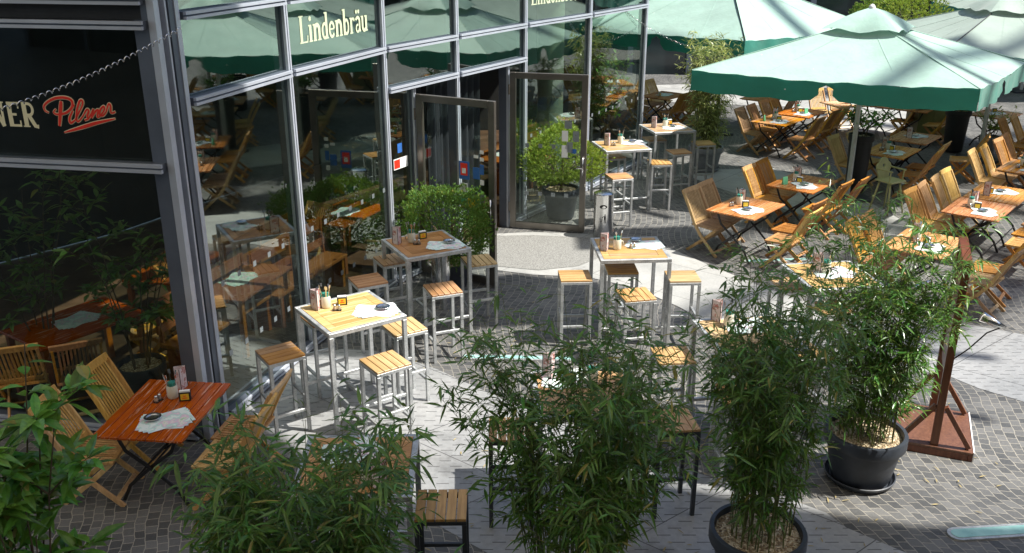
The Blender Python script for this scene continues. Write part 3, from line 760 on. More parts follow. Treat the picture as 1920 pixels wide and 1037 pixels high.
stools = {'bar_yellow': make_stool('bar_yellow'), 'bar_brown': make_stool('bar_brown'), 'dark': make_stool('bar_brown', 'dark_steel')}
# ---- things on the tables
def mk_menu():
    t = thing('menu_stand', '', 'menu')
    m = MB(); hw, hh_ = .055, .21
    for a in (R(90), R(210), R(330)):
        n = Vector((math.cos(a), math.sin(a), 0)); s = Vector((-n.y, n.x, 0)); c = n*.030
        m.add([c-s*hw, c+s*hw, c+s*hw*.92+Vector((0, 0, hh_)), c-s*hw*.92+Vector((0, 0, hh_)), c*.94-s*hw, c*.94+s*hw, c*.94+s*hw*.92+Vector((0, 0, hh_)), c*.94-s*hw*.92+Vector((0, 0, hh_))],
              [(0,1,2,3),(7,6,5,4),(0,4,5,1),(3,2,6,7),(1,5,6,2),(0,3,7,4)])
    m.build('card', 'menu_print', t)
    m = MB()
    for k in range(3):
        a = R(30+120*k); p = Vector((math.cos(a)*.062, math.sin(a)*.062, 0)); m.beam(p, p+Vector((0, 0, .212)), .006, .006)
    m.build('edge_strip', 'black_metal', t)
    return t
def mk_jug():
    t = thing('cutlery_jug', '', 'jug')
    m = MB(); m.lathe([(.001, .003), (.044, .003), (.050, .02), (.050, .10), (.044, .125), (.040, .125), (.044, .10), (.044, .05)], 20); autosmooth(m.build('jug_body', 'ceramic', t, smooth=True))
    m = MB(); m.tube([(.048, 0, .10), (.075, 0, .09), (.078, 0, .05), (.05, 0, .03)], .007, 6); m.build('handle', 'ceramic', t, smooth=True)
    m = MB(); r2 = random.Random(3)
    for k in range(7):
        a = r2.uniform(0, 6.28); p = Vector((math.cos(a)*.025, math.sin(a)*.025, .06)); q = p+Vector((math.cos(a)*.03, math.sin(a)*.03, .14+r2.uniform(0, .03)))
        m.beam(p, q, .006, .003, (1, 0, 0)); m.beam(q, q+(q-p).normalized()*.035, .02, .004, (-math.sin(a), math.cos(a), 0))
    m.build('cutlery', 'steel_bright', t)
    m = MB()
    for k in range(5):
        a = k*1.26; p = Vector((math.cos(a)*.02, math.sin(a)*.02, .10)); m.add([p+Vector((-.03, 0, 0)), p+Vector((.03, .01, 0)), p+Vector((.022+.015*math.cos(a), .02*math.sin(a), .065)), p+Vector((-.025, .012, .055))], [(0, 1, 2, 3)])
    m.lathe([(.041, .115), (.038, .155), (.001, .165)], 10); m.build('napkin', 'teal_cloth', t)
    return t
def mk_napkin():
    t = thing('napkin_holder', '', 'napkin holder')
    MB().box(-.05, .05, -.022, .022, 0, .006).build('base', 'black_metal', t)
    m = MB(); m.box(-.05, .05, -.022, -.017, .006, .085); m.box(-.05, .05, .017, .022, .006, .085); m.build('side_panel', 'black_metal', t)
    m = MB(); m.box(-.036, .036, -.0255, -.0225, .014, .072); m.box(-.036, .036, .0225, .0255, .014, .072); f = m.build('advert', 'yellow_card', t)
    m = MB(); m.prism([(-.010, 0), (.010, 0), (.014, .012), (0, .008), (-.014, .012)], 0, .001)
    m.v = [(x, -.0258-z, .048+y) for x, y, z in m.v]; m.box(-.022, .022, -.0262, -.0257, .028, .036); m.build('emblem', 'red_paint', f)
    MB().box(-.045, .045, -.014, .014, .008, .098).build('napkins', 'paper', t)
    return t
def mk_shakers():
    t = thing('salt_and_pepper', '', 'shakers')
    for s in (-1, 1):
        m = MB(); m.lathe([(.001, .004), (.016, .004), (.019, .015), (.013, .04), (.014, .045)], 12, (s*.022, 0, 0)); j = m.build('shaker', 'glassy_jar' if s > 0 else 'ceramic_brown', t, smooth=True)
        m = MB(); m.lathe([(.0145, .045), (.015, .055), (.008, .064), (.001, .066)], 12, (s*.022, 0, 0)); m.build('lid', 'steel_bright', j, smooth=True)
    m = MB(); m.tube([(-.045, -.022, .02), (.045, -.022, .02), (.045, .022, .02), (-.045, .022, .02), (-.045, -.022, .02)], .0022, 4); m.tube([(0, 0, .002), (0, 0, .09)], .0022, 4); m.box(-.045, .045, -.022, .022, 0, .003)
    m.build('rack', 'black_metal', t)
    return t
def mk_mats():
    o = MB()
    for k in range(4):
        a = R(-14+k*10); c_, s_ = math.cos(a), math.sin(a); z = .0015+k*.0018
        q = [(-.20, -.14), (.20, -.14), (.20, .14), (-.20, .14)]
        pts = [(x*c_-y*s_+.012*k, x*s_+y*c_, z) for x, y in q]; o.add(pts+[(x, y, z+.0012) for x, y, z in pts], [(3,2,1,0),(4,5,6,7),(0,1,5,4),(1,2,6,5),(2,3,7,6),(3,0,4,7)])
    t = o.build('placemats', 'placemat_print'); t['category'] = 'placemats'
    return t
def mk_ash():
    m = MB(); m.lathe([(.001, .004), (.045, .004), (.068, .020), (.075, .026), (.070, .028), (.055, .018), (.042, .012), (.001, .012)], 20)
    t = m.build('ashtray', 'steel_bright', smooth=True); t['category'] = 'ashtray'; return t
def mk_card():
    m = MB(); m.add([(-.05, -.025, 0), (.05, -.025, 0), (.05, 0, .13), (-.05, 0, .13), (.05, .025, 0), (-.05, .025, 0)], [(0, 1, 2, 3), (3, 2, 4, 5), (0, 5, 4, 1), (0, 3, 5), (1, 4, 2)])
    t = m.build('table_sign', 'green_card'); t['category'] = 'sign'; return t
P = {'menu': Proto(mk_menu), 'jug': Proto(mk_jug), 'napkin': Proto(mk_napkin), 'shakers': Proto(mk_shakers), 'mats': Proto(mk_mats), 'ash': Proto(mk_ash), 'card': Proto(mk_card)}
LBL = {'menu': ('upright three sided menu card on the {}', 'menu cards'), 'jug': ('pale jug of cutlery with green napkin on the {}', 'cutlery jugs'), 'napkin': ('black napkin holder with yellow advert on the {}', 'napkin holders'),
       'shakers': ('small salt and pepper shakers on the {}', 'salt and pepper shakers'), 'mats': ('fan of printed paper placemats lying on the {}', 'placemat fans'), 'ash': ('silver ashtray on the placemats of the {}', 'ashtrays'),
       'card': ('small folded green sign on the {}', 'green table signs')}
def items(cen, ang, z, desc, spec):
    """spec: list of (kind, lx, ly, rot)"""
    for kind, lx, ly, rz in spec:
        p = Vector((cen[0]+lx*math.cos(ang)-ly*math.sin(ang), cen[1]+lx*math.sin(ang)+ly*math.cos(ang), z + (.010 if kind == 'ash' else .0)))
        if kind not in ('mats', 'ash'): p += Vector((rnd.uniform(-.05, .05), rnd.uniform(-.05, .05), 0))
        P[kind].put(p, rz+rnd.uniform(-.6, .6), LBL[kind][0].format(desc), LBL[kind][1]+' on the tables')
def ipx(cen_px, z, desc, spec):
    for kind, px, py, rz in spec:
        p = g(px, py, z); p.z = z+(.010 if kind == 'ash' else 0)
        P[kind].put(p, rz, LBL[kind][0].format(desc), LBL[kind][1]+' on the tables')
# ------------------------------------------------------------------ bar tables and stools
BG = 'square bar tables'; SG = 'square bar stools'
def bar(px, py, deg, mat, desc, spec=()):
    c = g(px, py, BH); bars[mat].put((c.x, c.y, 0), R(deg), desc[0], BG)
    ipx(None, BH+.003, desc[1], spec); return c
def stool(px, py, deg, mat, label):
    c = g(px, py, SHT); stools[mat].put((c.x, c.y, 0), R(deg), label, SG)
T1 = bar(656, 583, 35, 'bar_yellow', ('sunlit pale yellow bar table nearest the glass facade', 'pale bar table nearest the facade'),
    [('menu', 594, 579, R(20)), ('jug', 612, 576, R(200)), ('napkin', 642, 571, R(10)), ('shakers', 632, 582, R(5)), ('mats', 702, 583, R(8)), ('ash', 718, 580, 0)])
stool(525, 660, 35, 'bar_brown', 'brown bar stool against the glass, left of the nearest pale bar table')
stool(757, 611, 122, 'bar_yellow', 'brightly sunlit yellow bar stool right of the nearest pale bar table')
stool(722, 677, 126, 'bar_yellow', 'orange slatted bar stool in front of the nearest pale bar table')
stool(690, 524, 28, 'bar_brown', 'worn brown bar stool between the pale and the brown bar table')
stool(604, 594, 125, 'bar_brown', 'bar stool mostly hidden behind the nearest pale bar table')
T2 = bar(798, 457, 28, 'bar_brown', ('brown topped bar table in front of the clipped bush', 'brown bar table by the bush'),
    [('menu', 745, 457, R(15)), ('jug', 772, 454, R(190)), ('napkin', 792, 447, R(30)), ('shakers', 782, 458, R(5)), ('mats', 832, 460, R(10)), ('ash', 842, 456, 0)])
stool(735, 485, 118, 'bar_yellow', 'bar stool beside the glass behind the brown bar table')
stool(830, 540, 112, 'bar_brown', 'dark orange bar stool in front of the brown bar table')
stool(898, 487, 110, 'bar_yellow', 'bar stool right of the brown bar table by the bush')
T3 = bar(1181, 465, 4, 'bar_yellow', ('pale bar table standing alone between steel bin and bamboo', 'pale bar table below the steel bin'),
    [('menu', 1134, 469, R(10)), ('jug', 1157, 467, R(20)), ('shakers', 1186, 465, 0), ('mats', 1206, 459, R(-8)), ('ash', 1192, 453, 0)])
stool(1078, 516, 3, 'bar_yellow', 'pale bar stool left of the lone pale bar table')
stool(1280, 517, 2, 'bar_yellow', 'pale bar stool right of the lone pale bar table')
stool(1192, 551, 102, 'bar_brown', 'orange brown bar stool in front of the lone pale bar table')
stool(1165, 502, 2, 'bar_brown', 'bar stool tucked under the lone pale bar table')
T4 = bar(1165, 272, 13, 'bar_yellow', ('pale bar table at the glass behind the steel bin', 'bar table behind the steel bin'),
    [('menu', 1139, 272, R(10)), ('jug', 1163, 268, R(20)), ('shakers', 1150, 273, 0), ('mats', 1186, 268, R(8)), ('ash', 1186, 267, 0)])
stool(1161, 329, 15, 'bar_brown', 'bar stool just right of the steel bin')
stool(1150, 291, 102, 'bar_yellow', 'bar stool behind the table next to the steel bin')
stool(1237, 303, 95, 'bar_brown', 'orange bar stool between the two farthest bar tables')
T5 = bar(1251, 239, 14, 'bar_yellow', ('farthest pale bar table beside the light green bamboo', 'farthest bar table'),
    [('menu', 1227, 239, R(10)), ('jug', 1247, 237, R(20)), ('napkin', 1255, 233, R(20)), ('mats', 1262, 240, R(8)), ('ash', 1262, 238, 0)])
stool(1227, 259, 14, 'bar_yellow', 'bar stool at the left of the farthest bar table')
stool(1273, 283, 14, 'bar_yellow', 'bar stool in front of the farthest bar table')
stool(1319, 267, 10, 'bar_yellow', 'bar stool beside the grey pot of the light bamboo')
T6 = bar(670, 871, 2, 'bar_brown', ('bar table almost hidden behind the lower left bamboo', 'bar table behind the lower left bamboo'),
    [('mats', 655, 850, R(20)), ('ash', 650, 848, 0), ('menu', 712, 915, R(10)), ('jug', 690, 905, 1)])
stool(828, 945, 91, 'dark', 'dark steel bar stool with worn slats at the bottom edge')
T7 = bar(1095, 735, 3, 'bar_yellow', ('bar table hidden behind the middle bamboo', 'bar table behind the middle bamboo'),
    [('mats', 1060, 712, R(10)), ('menu', 1030, 705, R(10)), ('jug', 1110, 720, 1), ('ash', 1062, 708, 0)])
stool(958, 803, 91, 'dark', 'dark steel bar stool left of the middle bamboo')
stool(1262, 787, 98, 'dark', 'dark steel bar stool right of the middle bamboo')
T8 = bar(1405, 626, 10, 'bar_yellow', ('sunlit bar table seen through the bamboo of the bottom pot', 'bar table seen through the bamboo'),
    [('mats', 1400, 612, R(10)), ('menu', 1345, 600, R(10)), ('jug', 1366, 610, 1)])
stool(1262, 665, 95, 'bar_yellow', 'orange bar stool between the middle and the bottom pot bamboo')
stool(1388, 735, 95, 'bar_yellow', 'bar stool right behind the bottom pot bamboo')
stool(1500, 655, 12, 'bar_yellow', 'bar stool between the two potted bamboos')
T9 = bar(1560, 515, 8, 'bar_yellow', ('bar table behind the tall bamboo in the middle distance', 'bar table behind the tall bamboo'),
    [('mats', 1560, 512, R(10)), ('menu', 1533, 508, R(10)), ('jug', 1548, 512, 1)])
stool(1482, 530, 8, 'bar_yellow', 'bar stool left of the bar table behind the tall bamboo')
stool(1560, 575, 8, 'bar_yellow', 'bar stool in front of the bar table behind the tall bamboo')
# ------------------------------------------------------------------ dining tables and chairs
DG = 'folding dining tables'
DSPEC = [('jug', .05, .12, 1.2), ('menu', .17, .13, .4), ('napkin', .0, .02, 2.5), ('shakers', -.10, .13, .7), ('mats', -.18, -.12, 1.0), ('ash', -.16, -.10, 0)]
jit = lambda s=4: rnd.uniform(-s, s)
def dine(cen, deg, mat, desc, short, chs, spec=DSPEC, place='', chmat='teak_chair'):
    """chs: (side +1 left / -1 right of the long axis, along, dist, turn, material, words)"""
    a = R(deg); dining[mat].put((cen[0], cen[1], 0), a, desc, DG)
    items(cen, a, .739, short, spec)
    ex = Vector((math.cos(a), math.sin(a))); ey = Vector((-ex.y, ex.x))
    for side, al, d, turn, cm, words in chs:
        p = Vector(cen)+ex*al+ey*side*d
        f = math.atan2(-ey.y*side, -ey.x*side)+R(turn+jit(5)); p += ex*rnd.uniform(-.02, .02)+ey*rnd.uniform(-.03, .03)
        chairs[cm or chmat].put((p.x, p.y, 0), f, words, CH_G)
D1spec = []
dine((-3.08, 7.24), 84, 'table_red', 'red slatted folding table beside the silver corner column', 'red table by the corner column', [
    (1, -.24, .52, 8, 'teak_pale', 'pale folding chair left of the red table, nearer to the leafy shrub'), (1, .36, .46, 2, 'teak_pale', 'pale folding chair left of the red table, against the glass'),
    (-1, -.22, .60, 2, 'teak_pale', 'pale folding chair right of the red table, nearer one'), (-1, .26, .58, -2, 'teak_pale', 'pale folding chair right of the red table, farther one')], spec=[])
ipx(None, .739, 'red table by the corner column', [('mats', 306, 790, R(20)), ('ash', 287, 788, 0), ('shakers', 297, 752, 1.2), ('jug', 325, 745, 2), ('menu', 341, 727, .3), ('napkin', 348, 750, .2)])
dine((3.56, 13.53), 50, 'table_orange', 'sunlit orange folding table with two grey chairs on its left', 'orange table nearest the lone bar table', [
    (1, -.26, .45, 0, 'teak_grey', 'weathered folding chair left of the nearest orange table, nearer one'), (1, .24, .45, 0, 'teak_grey', 'weathered folding chair left of the nearest orange table, farther one'),
    (-1, -.20, .74, 0, 'teak_pale', 'folding chair pulled back from the nearest orange table'), (-1, .30, .62, 0, 'teak_chair', 'folding chair behind the one pulled back from the table')])
dine((4.84, 14.95), 50, 'table_orange', 'folding table in the green shade of the big parasol', 'shaded table under the parasol', [
    (1, -.26, .44, 0, 'teak_chair', 'dark shaded folding chair left of the shaded table, nearer one'), (1, .26, .44, 0, 'teak_chair', 'dark shaded folding chair left of the shaded table, farther one'),
    (-1, -.28, .45, 0, 'teak_chair', 'shaded folding chair right of the shaded table, nearer one'), (-1, .20, .58, 0, 'teak_chair', 'folding chair beside the parasol pole')], spec=DSPEC+[('card', -.30, .16, .9)])
dine((7.22, 17.3), 50, 'table_orange', 'folding table just right of the parasol pole', 'table right of the parasol pole', [
    (1, -.36, .60, 0, 'teak_pale', 'bright folding chair left of the black planter by the pole'), (1, .25, .5, 0, 'teak_pale', 'folding chair half hidden by the planter leaves'),
    (-1, -.3, .55, 0, 'teak_chair', 'folding chair behind the olive high chair'), (-1, .33, .5, 0, 'teak_chair', 'folding chair next to the chair behind the olive high chair')])
dine((8.14, 18.5), 50, 'table_orange', 'dark shaded folding table before the olive cabinet', 'shaded table before the olive cabinet', [
    (-1, .0, .95, 10, 'teak_chair', 'dark folding chair right of the table before the cabinet')], spec=[('menu', -.1, .1, .5), ('mats', .1, 0, .5), ('ash', .1, 0, 0)])
dine((7.07, 13.45), 50, 'table_orange', 'nearer of the two joined folding tables with the row of chairs', 'nearer joined table', [
    (1, -.38, .52, 0, 'teak_pale', 'first and nearest chair in the row of four sunlit chairs'), (1, .16, .52, 0, 'teak_pale', 'second chair from the near end of the row of four'),
    (-1, -.35, .78, 0, 'teak_chair', 'nearest folding chair on the right of the joined tables'), (-1, .22, .72, 0, 'teak_chair', 'second folding chair on the right of the joined tables')])
dine((7.79, 14.29), 50, 'table_orange', 'farther of the two joined folding tables with the row of chairs', 'farther joined table', [
    (1, -.36, .52, 0, 'teak_pale', 'third chair from the near end of the row of four'), (1, .2, .52, 0, 'teak_pale', 'last and farthest chair in the row of four sunlit chairs'),
    (-1, -.3, .75, 0, 'teak_chair', 'folding chair right of the farther joined table')], spec=[('menu', -.2, .1, .5), ('mats', .1, 0, .5), ('ash', .1, 0, 0), ('napkin', -.05, .1, .5)])
dine((5.57, 11.82), 50, 'table_orange', 'red brown folding table just above the tall bamboo tips', 'table above the tall bamboo', [
    (1, -.26, .5, 0, 'teak_chair', 'folding chair left of the table above the bamboo, nearer one'), (1, .20, .48, 0, 'teak_pale', 'folding chair left of the table above the bamboo, farther one'),
    (-1, -.1, .80, 0, 'teak_grey', 'folding chair right of the table above the bamboo, nearer one'), (-1, .42, .75, 0, 'teak_chair', 'folding chair right of the table above the bamboo, farther one')])
dine((9.15, 15.98), 47, 'table_orange', 'folding table at the right edge behind the joined tables', 'table at the right edge', [
    (1, -.2, .5, 0, 'teak_pale', 'bright folding chair left of the right edge table, nearer one'), (1, .32, .5, 0, 'teak_pale', 'folding chair left of the right edge table, farther one')])
dine((10.1, 17.0), 47, 'table_orange', 'folding table behind the one at the right edge', 'second table at the right edge', [
    (1, -.28, .5, 0, 'teak_chair', 'nearer half shaded chair below the pale pot at right'), (1, .24, .5, 0, 'teak_chair', 'farther half shaded chair below the pale pot at right')], spec=[('mats', 0, 0, .5)])
dine((11.2, 18.9), 47, 'table_orange', 'folding table behind the pale pot at the right edge', 'table behind the pale pot', [
    (1, -.28, .55, 0, 'teak_chair', 'nearer chair left of the table behind the pale pot'), (1, .26, .5, 0, 'teak_chair', 'farther chair left of the table behind the pale pot')], spec=[('menu', 0, 0, .5), ('mats', .2, 0, .5)])
dine((9.0, 22.3), 44, 'table_orange', 'folding table left of the olive cabinet under the parasol', 'table left of the cabinet', [
    (-1, -.2, .55, 0, 'teak_chair', 'chair right of the table by the cabinet')], spec=[('menu', 0, 0, .5)])
dine((5.87, 20.29), 50, 'table_orange', 'folding table with green sign behind the light bamboo', 'table behind the light bamboo', [
    (1, -.28, .42, 0, 'teak_grey', 'folding chair left of the green sign table, nearer one'), (1, .28, .42, 0, 'teak_chair', 'folding chair left of the green sign table, farther one'),
    (-1, -.15, .62, 0, 'teak_chair', 'big dark chair back right of the green sign table')], spec=DSPEC+[('card', -.30, .12, .9)])
dine((6.65, 21.2), 50, 'table_orange', 'folding table joined behind the green sign table', 'table behind the green sign table', [
    (1, -.28, .45, 0, 'teak_chair', 'dark chair left of the second back table, nearer one'), (1, .28, .45, 0, 'teak_chair', 'dark chair left of the second back table, farther one'),
    (-1, -.3, .55, 0, 'teak_chair', 'dark chair right of the second back table, nearer one'), (-1, .3, .55, 0, 'teak_chair', 'dark chair right of the second back table, farther one')], spec=DSPEC+[('card', -.1, -.2, .9)])
c_ = g(1590, 194, .74)
dine((c_.x, c_.y), 15, 'table_orange', 'pale sunlit folding table below the parasol valance', 'pale table below the valance', [
    (1, -.28, .6, 0, 'teak_pale', 'sunlit pale chair behind the pale back table, left one'), (1, .28, .6, 0, 'teak_pale', 'sunlit pale chair behind the pale back table, right one')], spec=[('menu', 0, 0, .5), ('mats', .2, 0, .5)])
dine((c_.x+1.45, c_.y-.5), 50, 'table_orange', 'far folding table right of the pale back table', 'far table by the bright paving', [
    (-1, -.28, .55, 0, 'teak_chair', 'folding chair on the bright far paving, nearer one'), (-1, .26, .55, 0, 'teak_chair', 'folding chair on the bright far paving, farther one')], spec=[])
c_ = g(1432, 182, .74)
dine((c_.x, c_.y), 50, 'table_orange', 'far folding table right of the light bamboo', 'far table right of the light bamboo', [
    (-1, -.2, .55, 0, 'teak_chair', 'dark chair at the far table right of the light bamboo')], spec=[])
c_ = g(1246, 178, .74)
dine((c_.x, c_.y), 50, 'table_orange', 'dark folding table left of the light bamboo, by the building corner', 'table by the building corner', [
    (1, -.40, .5, 0, 'teak_pale', 'first sunlit chair by the building corner'), (1, .2, .5, 0, 'teak_pale', 'second sunlit chair by the building corner'), (1, .72, .5, 0, 'teak_pale', 'third sunlit chair by the building corner, farthest'),
    (-1, -.5, .5, 0, 'teak_chair', 'first dark chair back beside the building corner'), (-1, .0, .55, 0, 'teak_chair', 'second dark chair back beside the building corner'), (-1, .52, .55, 0, 'teak_chair', 'third dark chair back, nearest the light bamboo')], spec=[('napkin', -.2, 0, .5), ('mats', 0, 0, .5)])
c_ = g(1866, 213, .74)
dine((c_.x, c_.y), 40, 'table_orange', 'folding table under the corner of the big parasol at right', 'table under the parasol corner', [
    (-1, .2, .9, 0, 'teak_chair', 'dark chair at the right edge behind the plants')], spec=[('mats', 0, 0, .5), ('napkin', .1, .1, .5)])

# ------------------------------------------------------------------ parasols
def parasol(cs, peak, ez, mat, label, pole=(.035), vent=True, sag=.10, seam=False):
    cs = [Vector(c) for c in cs]; cen = sum(cs, Vector((0, 0)))/4
    t = thing('parasol', label, 'parasol', (cen.x, cen.y, 0), 0, 'large square parasols')
    L = [c-cen for c in cs]
    N = 14
    def P_(i, u, v):  # sector i, u along the edge 0..1, v from the centre 0 to the eave 1
        a, b = L[i], L[(i+1) % 4]; e = a.lerp(b, u)*v
        z = peak+(ez-peak)*v - sag*math.sin(math.pi*v)*math.sin(math.pi*u)*.7 + .0
        z -= .05*math.sin(math.pi*u)*v**3
        z += .016*math.sin(u*19+i*2.1+v*3)*math.sin(v*9)*v + .012*math.sin(u*47+i)*v**6
        return (e.x, e.y, z)
    m = MB()
    for i in range(4):
        vs = [P_(i, u/N, .1+.9*v/N) for v in range(N+1) for u in range(N+1)]
        m.add(vs, [(v*(N+1)+u, v*(N+1)+u+1, (v+1)*(N+1)+u+1, (v+1)*(N+1)+u) for v in range(N) for u in range(N)])
    cpy = m.build('canopy', mat, t, smooth=True); autosmooth(cpy, 30)
    for i in range(4):
        a = L[i]; m = MB(); m.tube([(a.x*v, a.y*v, peak+(ez-peak)*v+.006) for v in (.12, .4, .7, 1)], .007, 5); m.build('ridge_seam', mat, cpy)
        for u in (.25, .5, .75):
            m = MB(); m.path([Vector(P_(i, .5+(u-.5), v/N))+Vector((0, 0, .003)) for v in range(3, N+1)], .022, .002, (L[(i+1) % 4]-L[i]).to_3d()); m.build('seam', mat, cpy)
    m = MB()
    for i in range(4):
        K = 40; top = [Vector(P_(i, k/K, 1)) for k in range(K+1)]; a, b = L[i], L[(i+1) % 4]; n = Vector((b-a).yx); n.y *= -1; n.normalize()
        if n.dot((a+b)/2) < 0: n = -n
        bot = []
        for k in range(K+1):
            u = k/K; f = .02*math.sin(u*38+i)+.012*math.sin(u*71)
            gap = math.exp(-((u-.5)/.03)**2)
            drop = .335+.012*math.sin(u*9)-.24*gap
            q = top[k]+Vector((n.x*f, n.y*f, -drop)); bot.append(q)
        off_ = Vector((n.x, n.y, 0))*.004
        mid = [(p+q)/2+Vector((n.x, n.y, 0))*.012*math.sin(k*.9) for k, (p, q) in enumerate(zip(top, bot))]
        vs = [p+off_ for p in top]+mid+bot
        m.add(vs, [(r*(K+1)+k, r*(K+1)+k+1, (r+1)*(K+1)+k+1, (r+1)*(K+1)+k) for r in range(2) for k in range(K) if not (r == 1 and k in (19, 20))])
    m.build('valance', 'valance_shaded', t, smooth=True)
    if vent:
        m = MB(); N2 = 8
        for i in range(4):
            a, b = L[i], L[(i+1) % 4]
            vs = []
            for v in range(5):
                for u in range(N2+1):
                    e = a.lerp(b, u/N2)*(.02+.26*v/4); zz = peak+.16-(.16+(peak-ez)*.23)*((v/4)**1.3)+.035*math.sin(u/N2*math.pi*3)*(v/4)**2
                    vs.append((e.x, e.y, zz+.03))
            m.add(vs, [(v*(N2+1)+u, v*(N2+1)+u+1, (v+1)*(N2+1)+u+1, (v+1)*(N2+1)+u) for v in range(4) for u in range(N2)])
        m.build('vent', mat, t, smooth=True)
    m = MB(); m.lathe([(.001, peak+.26), (.04, peak+.24), (.06, peak+.20), (.05, peak+.17), (.09, peak+.15), (.09, peak+.12)], 12); m.build('finial', 'white_edge', t, smooth=True)
    m = MB(); m.lathe([(.045, .06), (.045, peak+.12)], 16); m.build('pole', 'pole_grey', t, smooth=True)
    m = MB(); m.box(-.35, .35, -.35, .35, 0, .06); m.build('base', 'dark_steel', t, bevel=.01)
    for i in range(4):
        m = MB(); c3 = Vector((*L[i], ez-.03)); m.beam((0, 0, peak-.04), c3*.99, .022, .04, (0, 0, 1)); m.build('rib', 'pole_grey', t)
        m = MB(); e = (L[i]+L[(i+1) % 4])/2; m.beam((0, 0, peak-.06), (e.x*.97, e.y*.97, ez-.12), .02, .035, (0, 0, 1)); m.build('rib', 'pole_grey', t)
    if seam:
        m = MB(); a = L[seam-1]; m.tube([(a.x*v, a.y*v, peak+(ez-peak)*v+.012) for v in (.25, .5, .75, 1)], .012, 5); m.build('lacing', 'black_metal', t)
    return t
A = Vector((3.09, 16.10)); Bc = Vector((7.11, 14.12)); dv = Vector((math.cos(R(53)), math.sin(R(53))))*3.8
parasol([A, Bc, Bc+dv, A+dv], 3.22, 2.42, 'canopy_top', 'large mint green parasol in the foreground of the terrace')
k2 = Vector((4.75, 19.3)); e1 = Vector((math.cos(R(133)), math.sin(R(133))))*4.6; e2 = Vector((math.cos(R(38)), math.sin(R(38))))*4.6
parasol([k2, k2+e2, k2+e1+e2, k2+e1], 3.75, 2.55, 'canopy_top', 'mint green parasol behind the light bamboo at the building corner', seam=1)
c3 = Vector((10.1, 19.6))
parasol([c3+Vector(p) for p in ((-2.2, -2.2), (2.2, -2.2), (2.2, 2.2), (-2.2, 2.2))], 3.3, 2.5, 'canopy_grey', 'greyish parasol with dark laced seam at the upper right', seam=1)
c4 = Vector((15.6, 28.5))
parasol([c4+Vector(p) for p in ((-2.2, -2.2), (2.2, -2.2), (2.2, 2.2), (-2.2, 2.2))], 3.4, 2.5, 'canopy_grey', 'farthest parasol, only its tip shows at the top right')

# ------------------------------------------------------------------ plants
def leaf_geo(mb, p, d, up, L, W, bend=.25, segs=3):
    d = d.normalized(); s = d.cross(up)
    if s.length < 1e-3: s = Vector((1, 0, 0))
    s.normalize(); nrm = s.cross(d)
    vs = [p]; fs = []; prof = (.0, .85, 1.0, .6, .0) if segs == 3 else (0, 1, 0)
    k = len(prof)-1; idx = []
    for i in range(1, k):
        t = i/k; c = p+d*L*t-Vector((0, 0, 1))*L*bend*t*t; ww = W/2*prof[i]
        vs += [c+s*ww+nrm*ww*.35, c, c-s*ww+nrm*ww*.35]
    vs.append(p+d*L-Vector((0, 0, 1))*L*bend)
    fs += [(0, 2, 1), (0, 3, 2)]
    for i in range(k-2):
        o = 1+3*i; fs += [(o, o+1, o+4, o+3), (o+1, o+2, o+5, o+4)]
    o = 1+3*(k-2); e = len(vs)-1; fs += [(o, o+1, e), (o+1, o+2, e)]
    mb.add(vs, fs)
def pot_parts(t, r, h, mat, saucer=True, gravel_mat='gravel'):
    m = MB(); m.lathe([(.001, .03), (r*.70, .03), (r*.74, .06), (r*.90, h-.12), (r*.985, h-.115), (r, h-.10), (r, h-.01), (r*.985, h), (r*.90, h), (r*.885, h-.02), (r*.87, h-.06)], 48)
    autosmooth(m.build('pot', mat, t, smooth=True), 35)
    if saucer:
        m = MB(); m.lathe([(.001, .002), (r*.74, .002), (r*.84, .03), (r*.87, .06), (r*.845, .065), (r*.81, .04), (r*.75, .028)], 40); autosmooth(m.build('saucer', mat, t, smooth=True), 35)
    m = MB(); rr = random.Random(int(r*1000)); K = 24; vs = [(0, 0, h-.05)]; fs = []
    for q in range(1, 5):
        for k in range(K):
            a = 2*math.pi*k/K; vs.append((r*.875*q/4*math.cos(a), r*.875*q/4*math.sin(a), h-.05+rr.uniform(-.008, .012)))
    for k in range(K): fs.append((0, 1+k, 1+(k+1) % K))
    for q in range(3):
        for k in range(K): o = 1+q*K; fs.append((o+k, o+K+k, o+K+(k+1) % K, o+(k+1) % K))
    m.add(vs, fs)
    go = m.build('gravel', gravel_mat, t, smooth=True); go['kind'] = 'stuff'
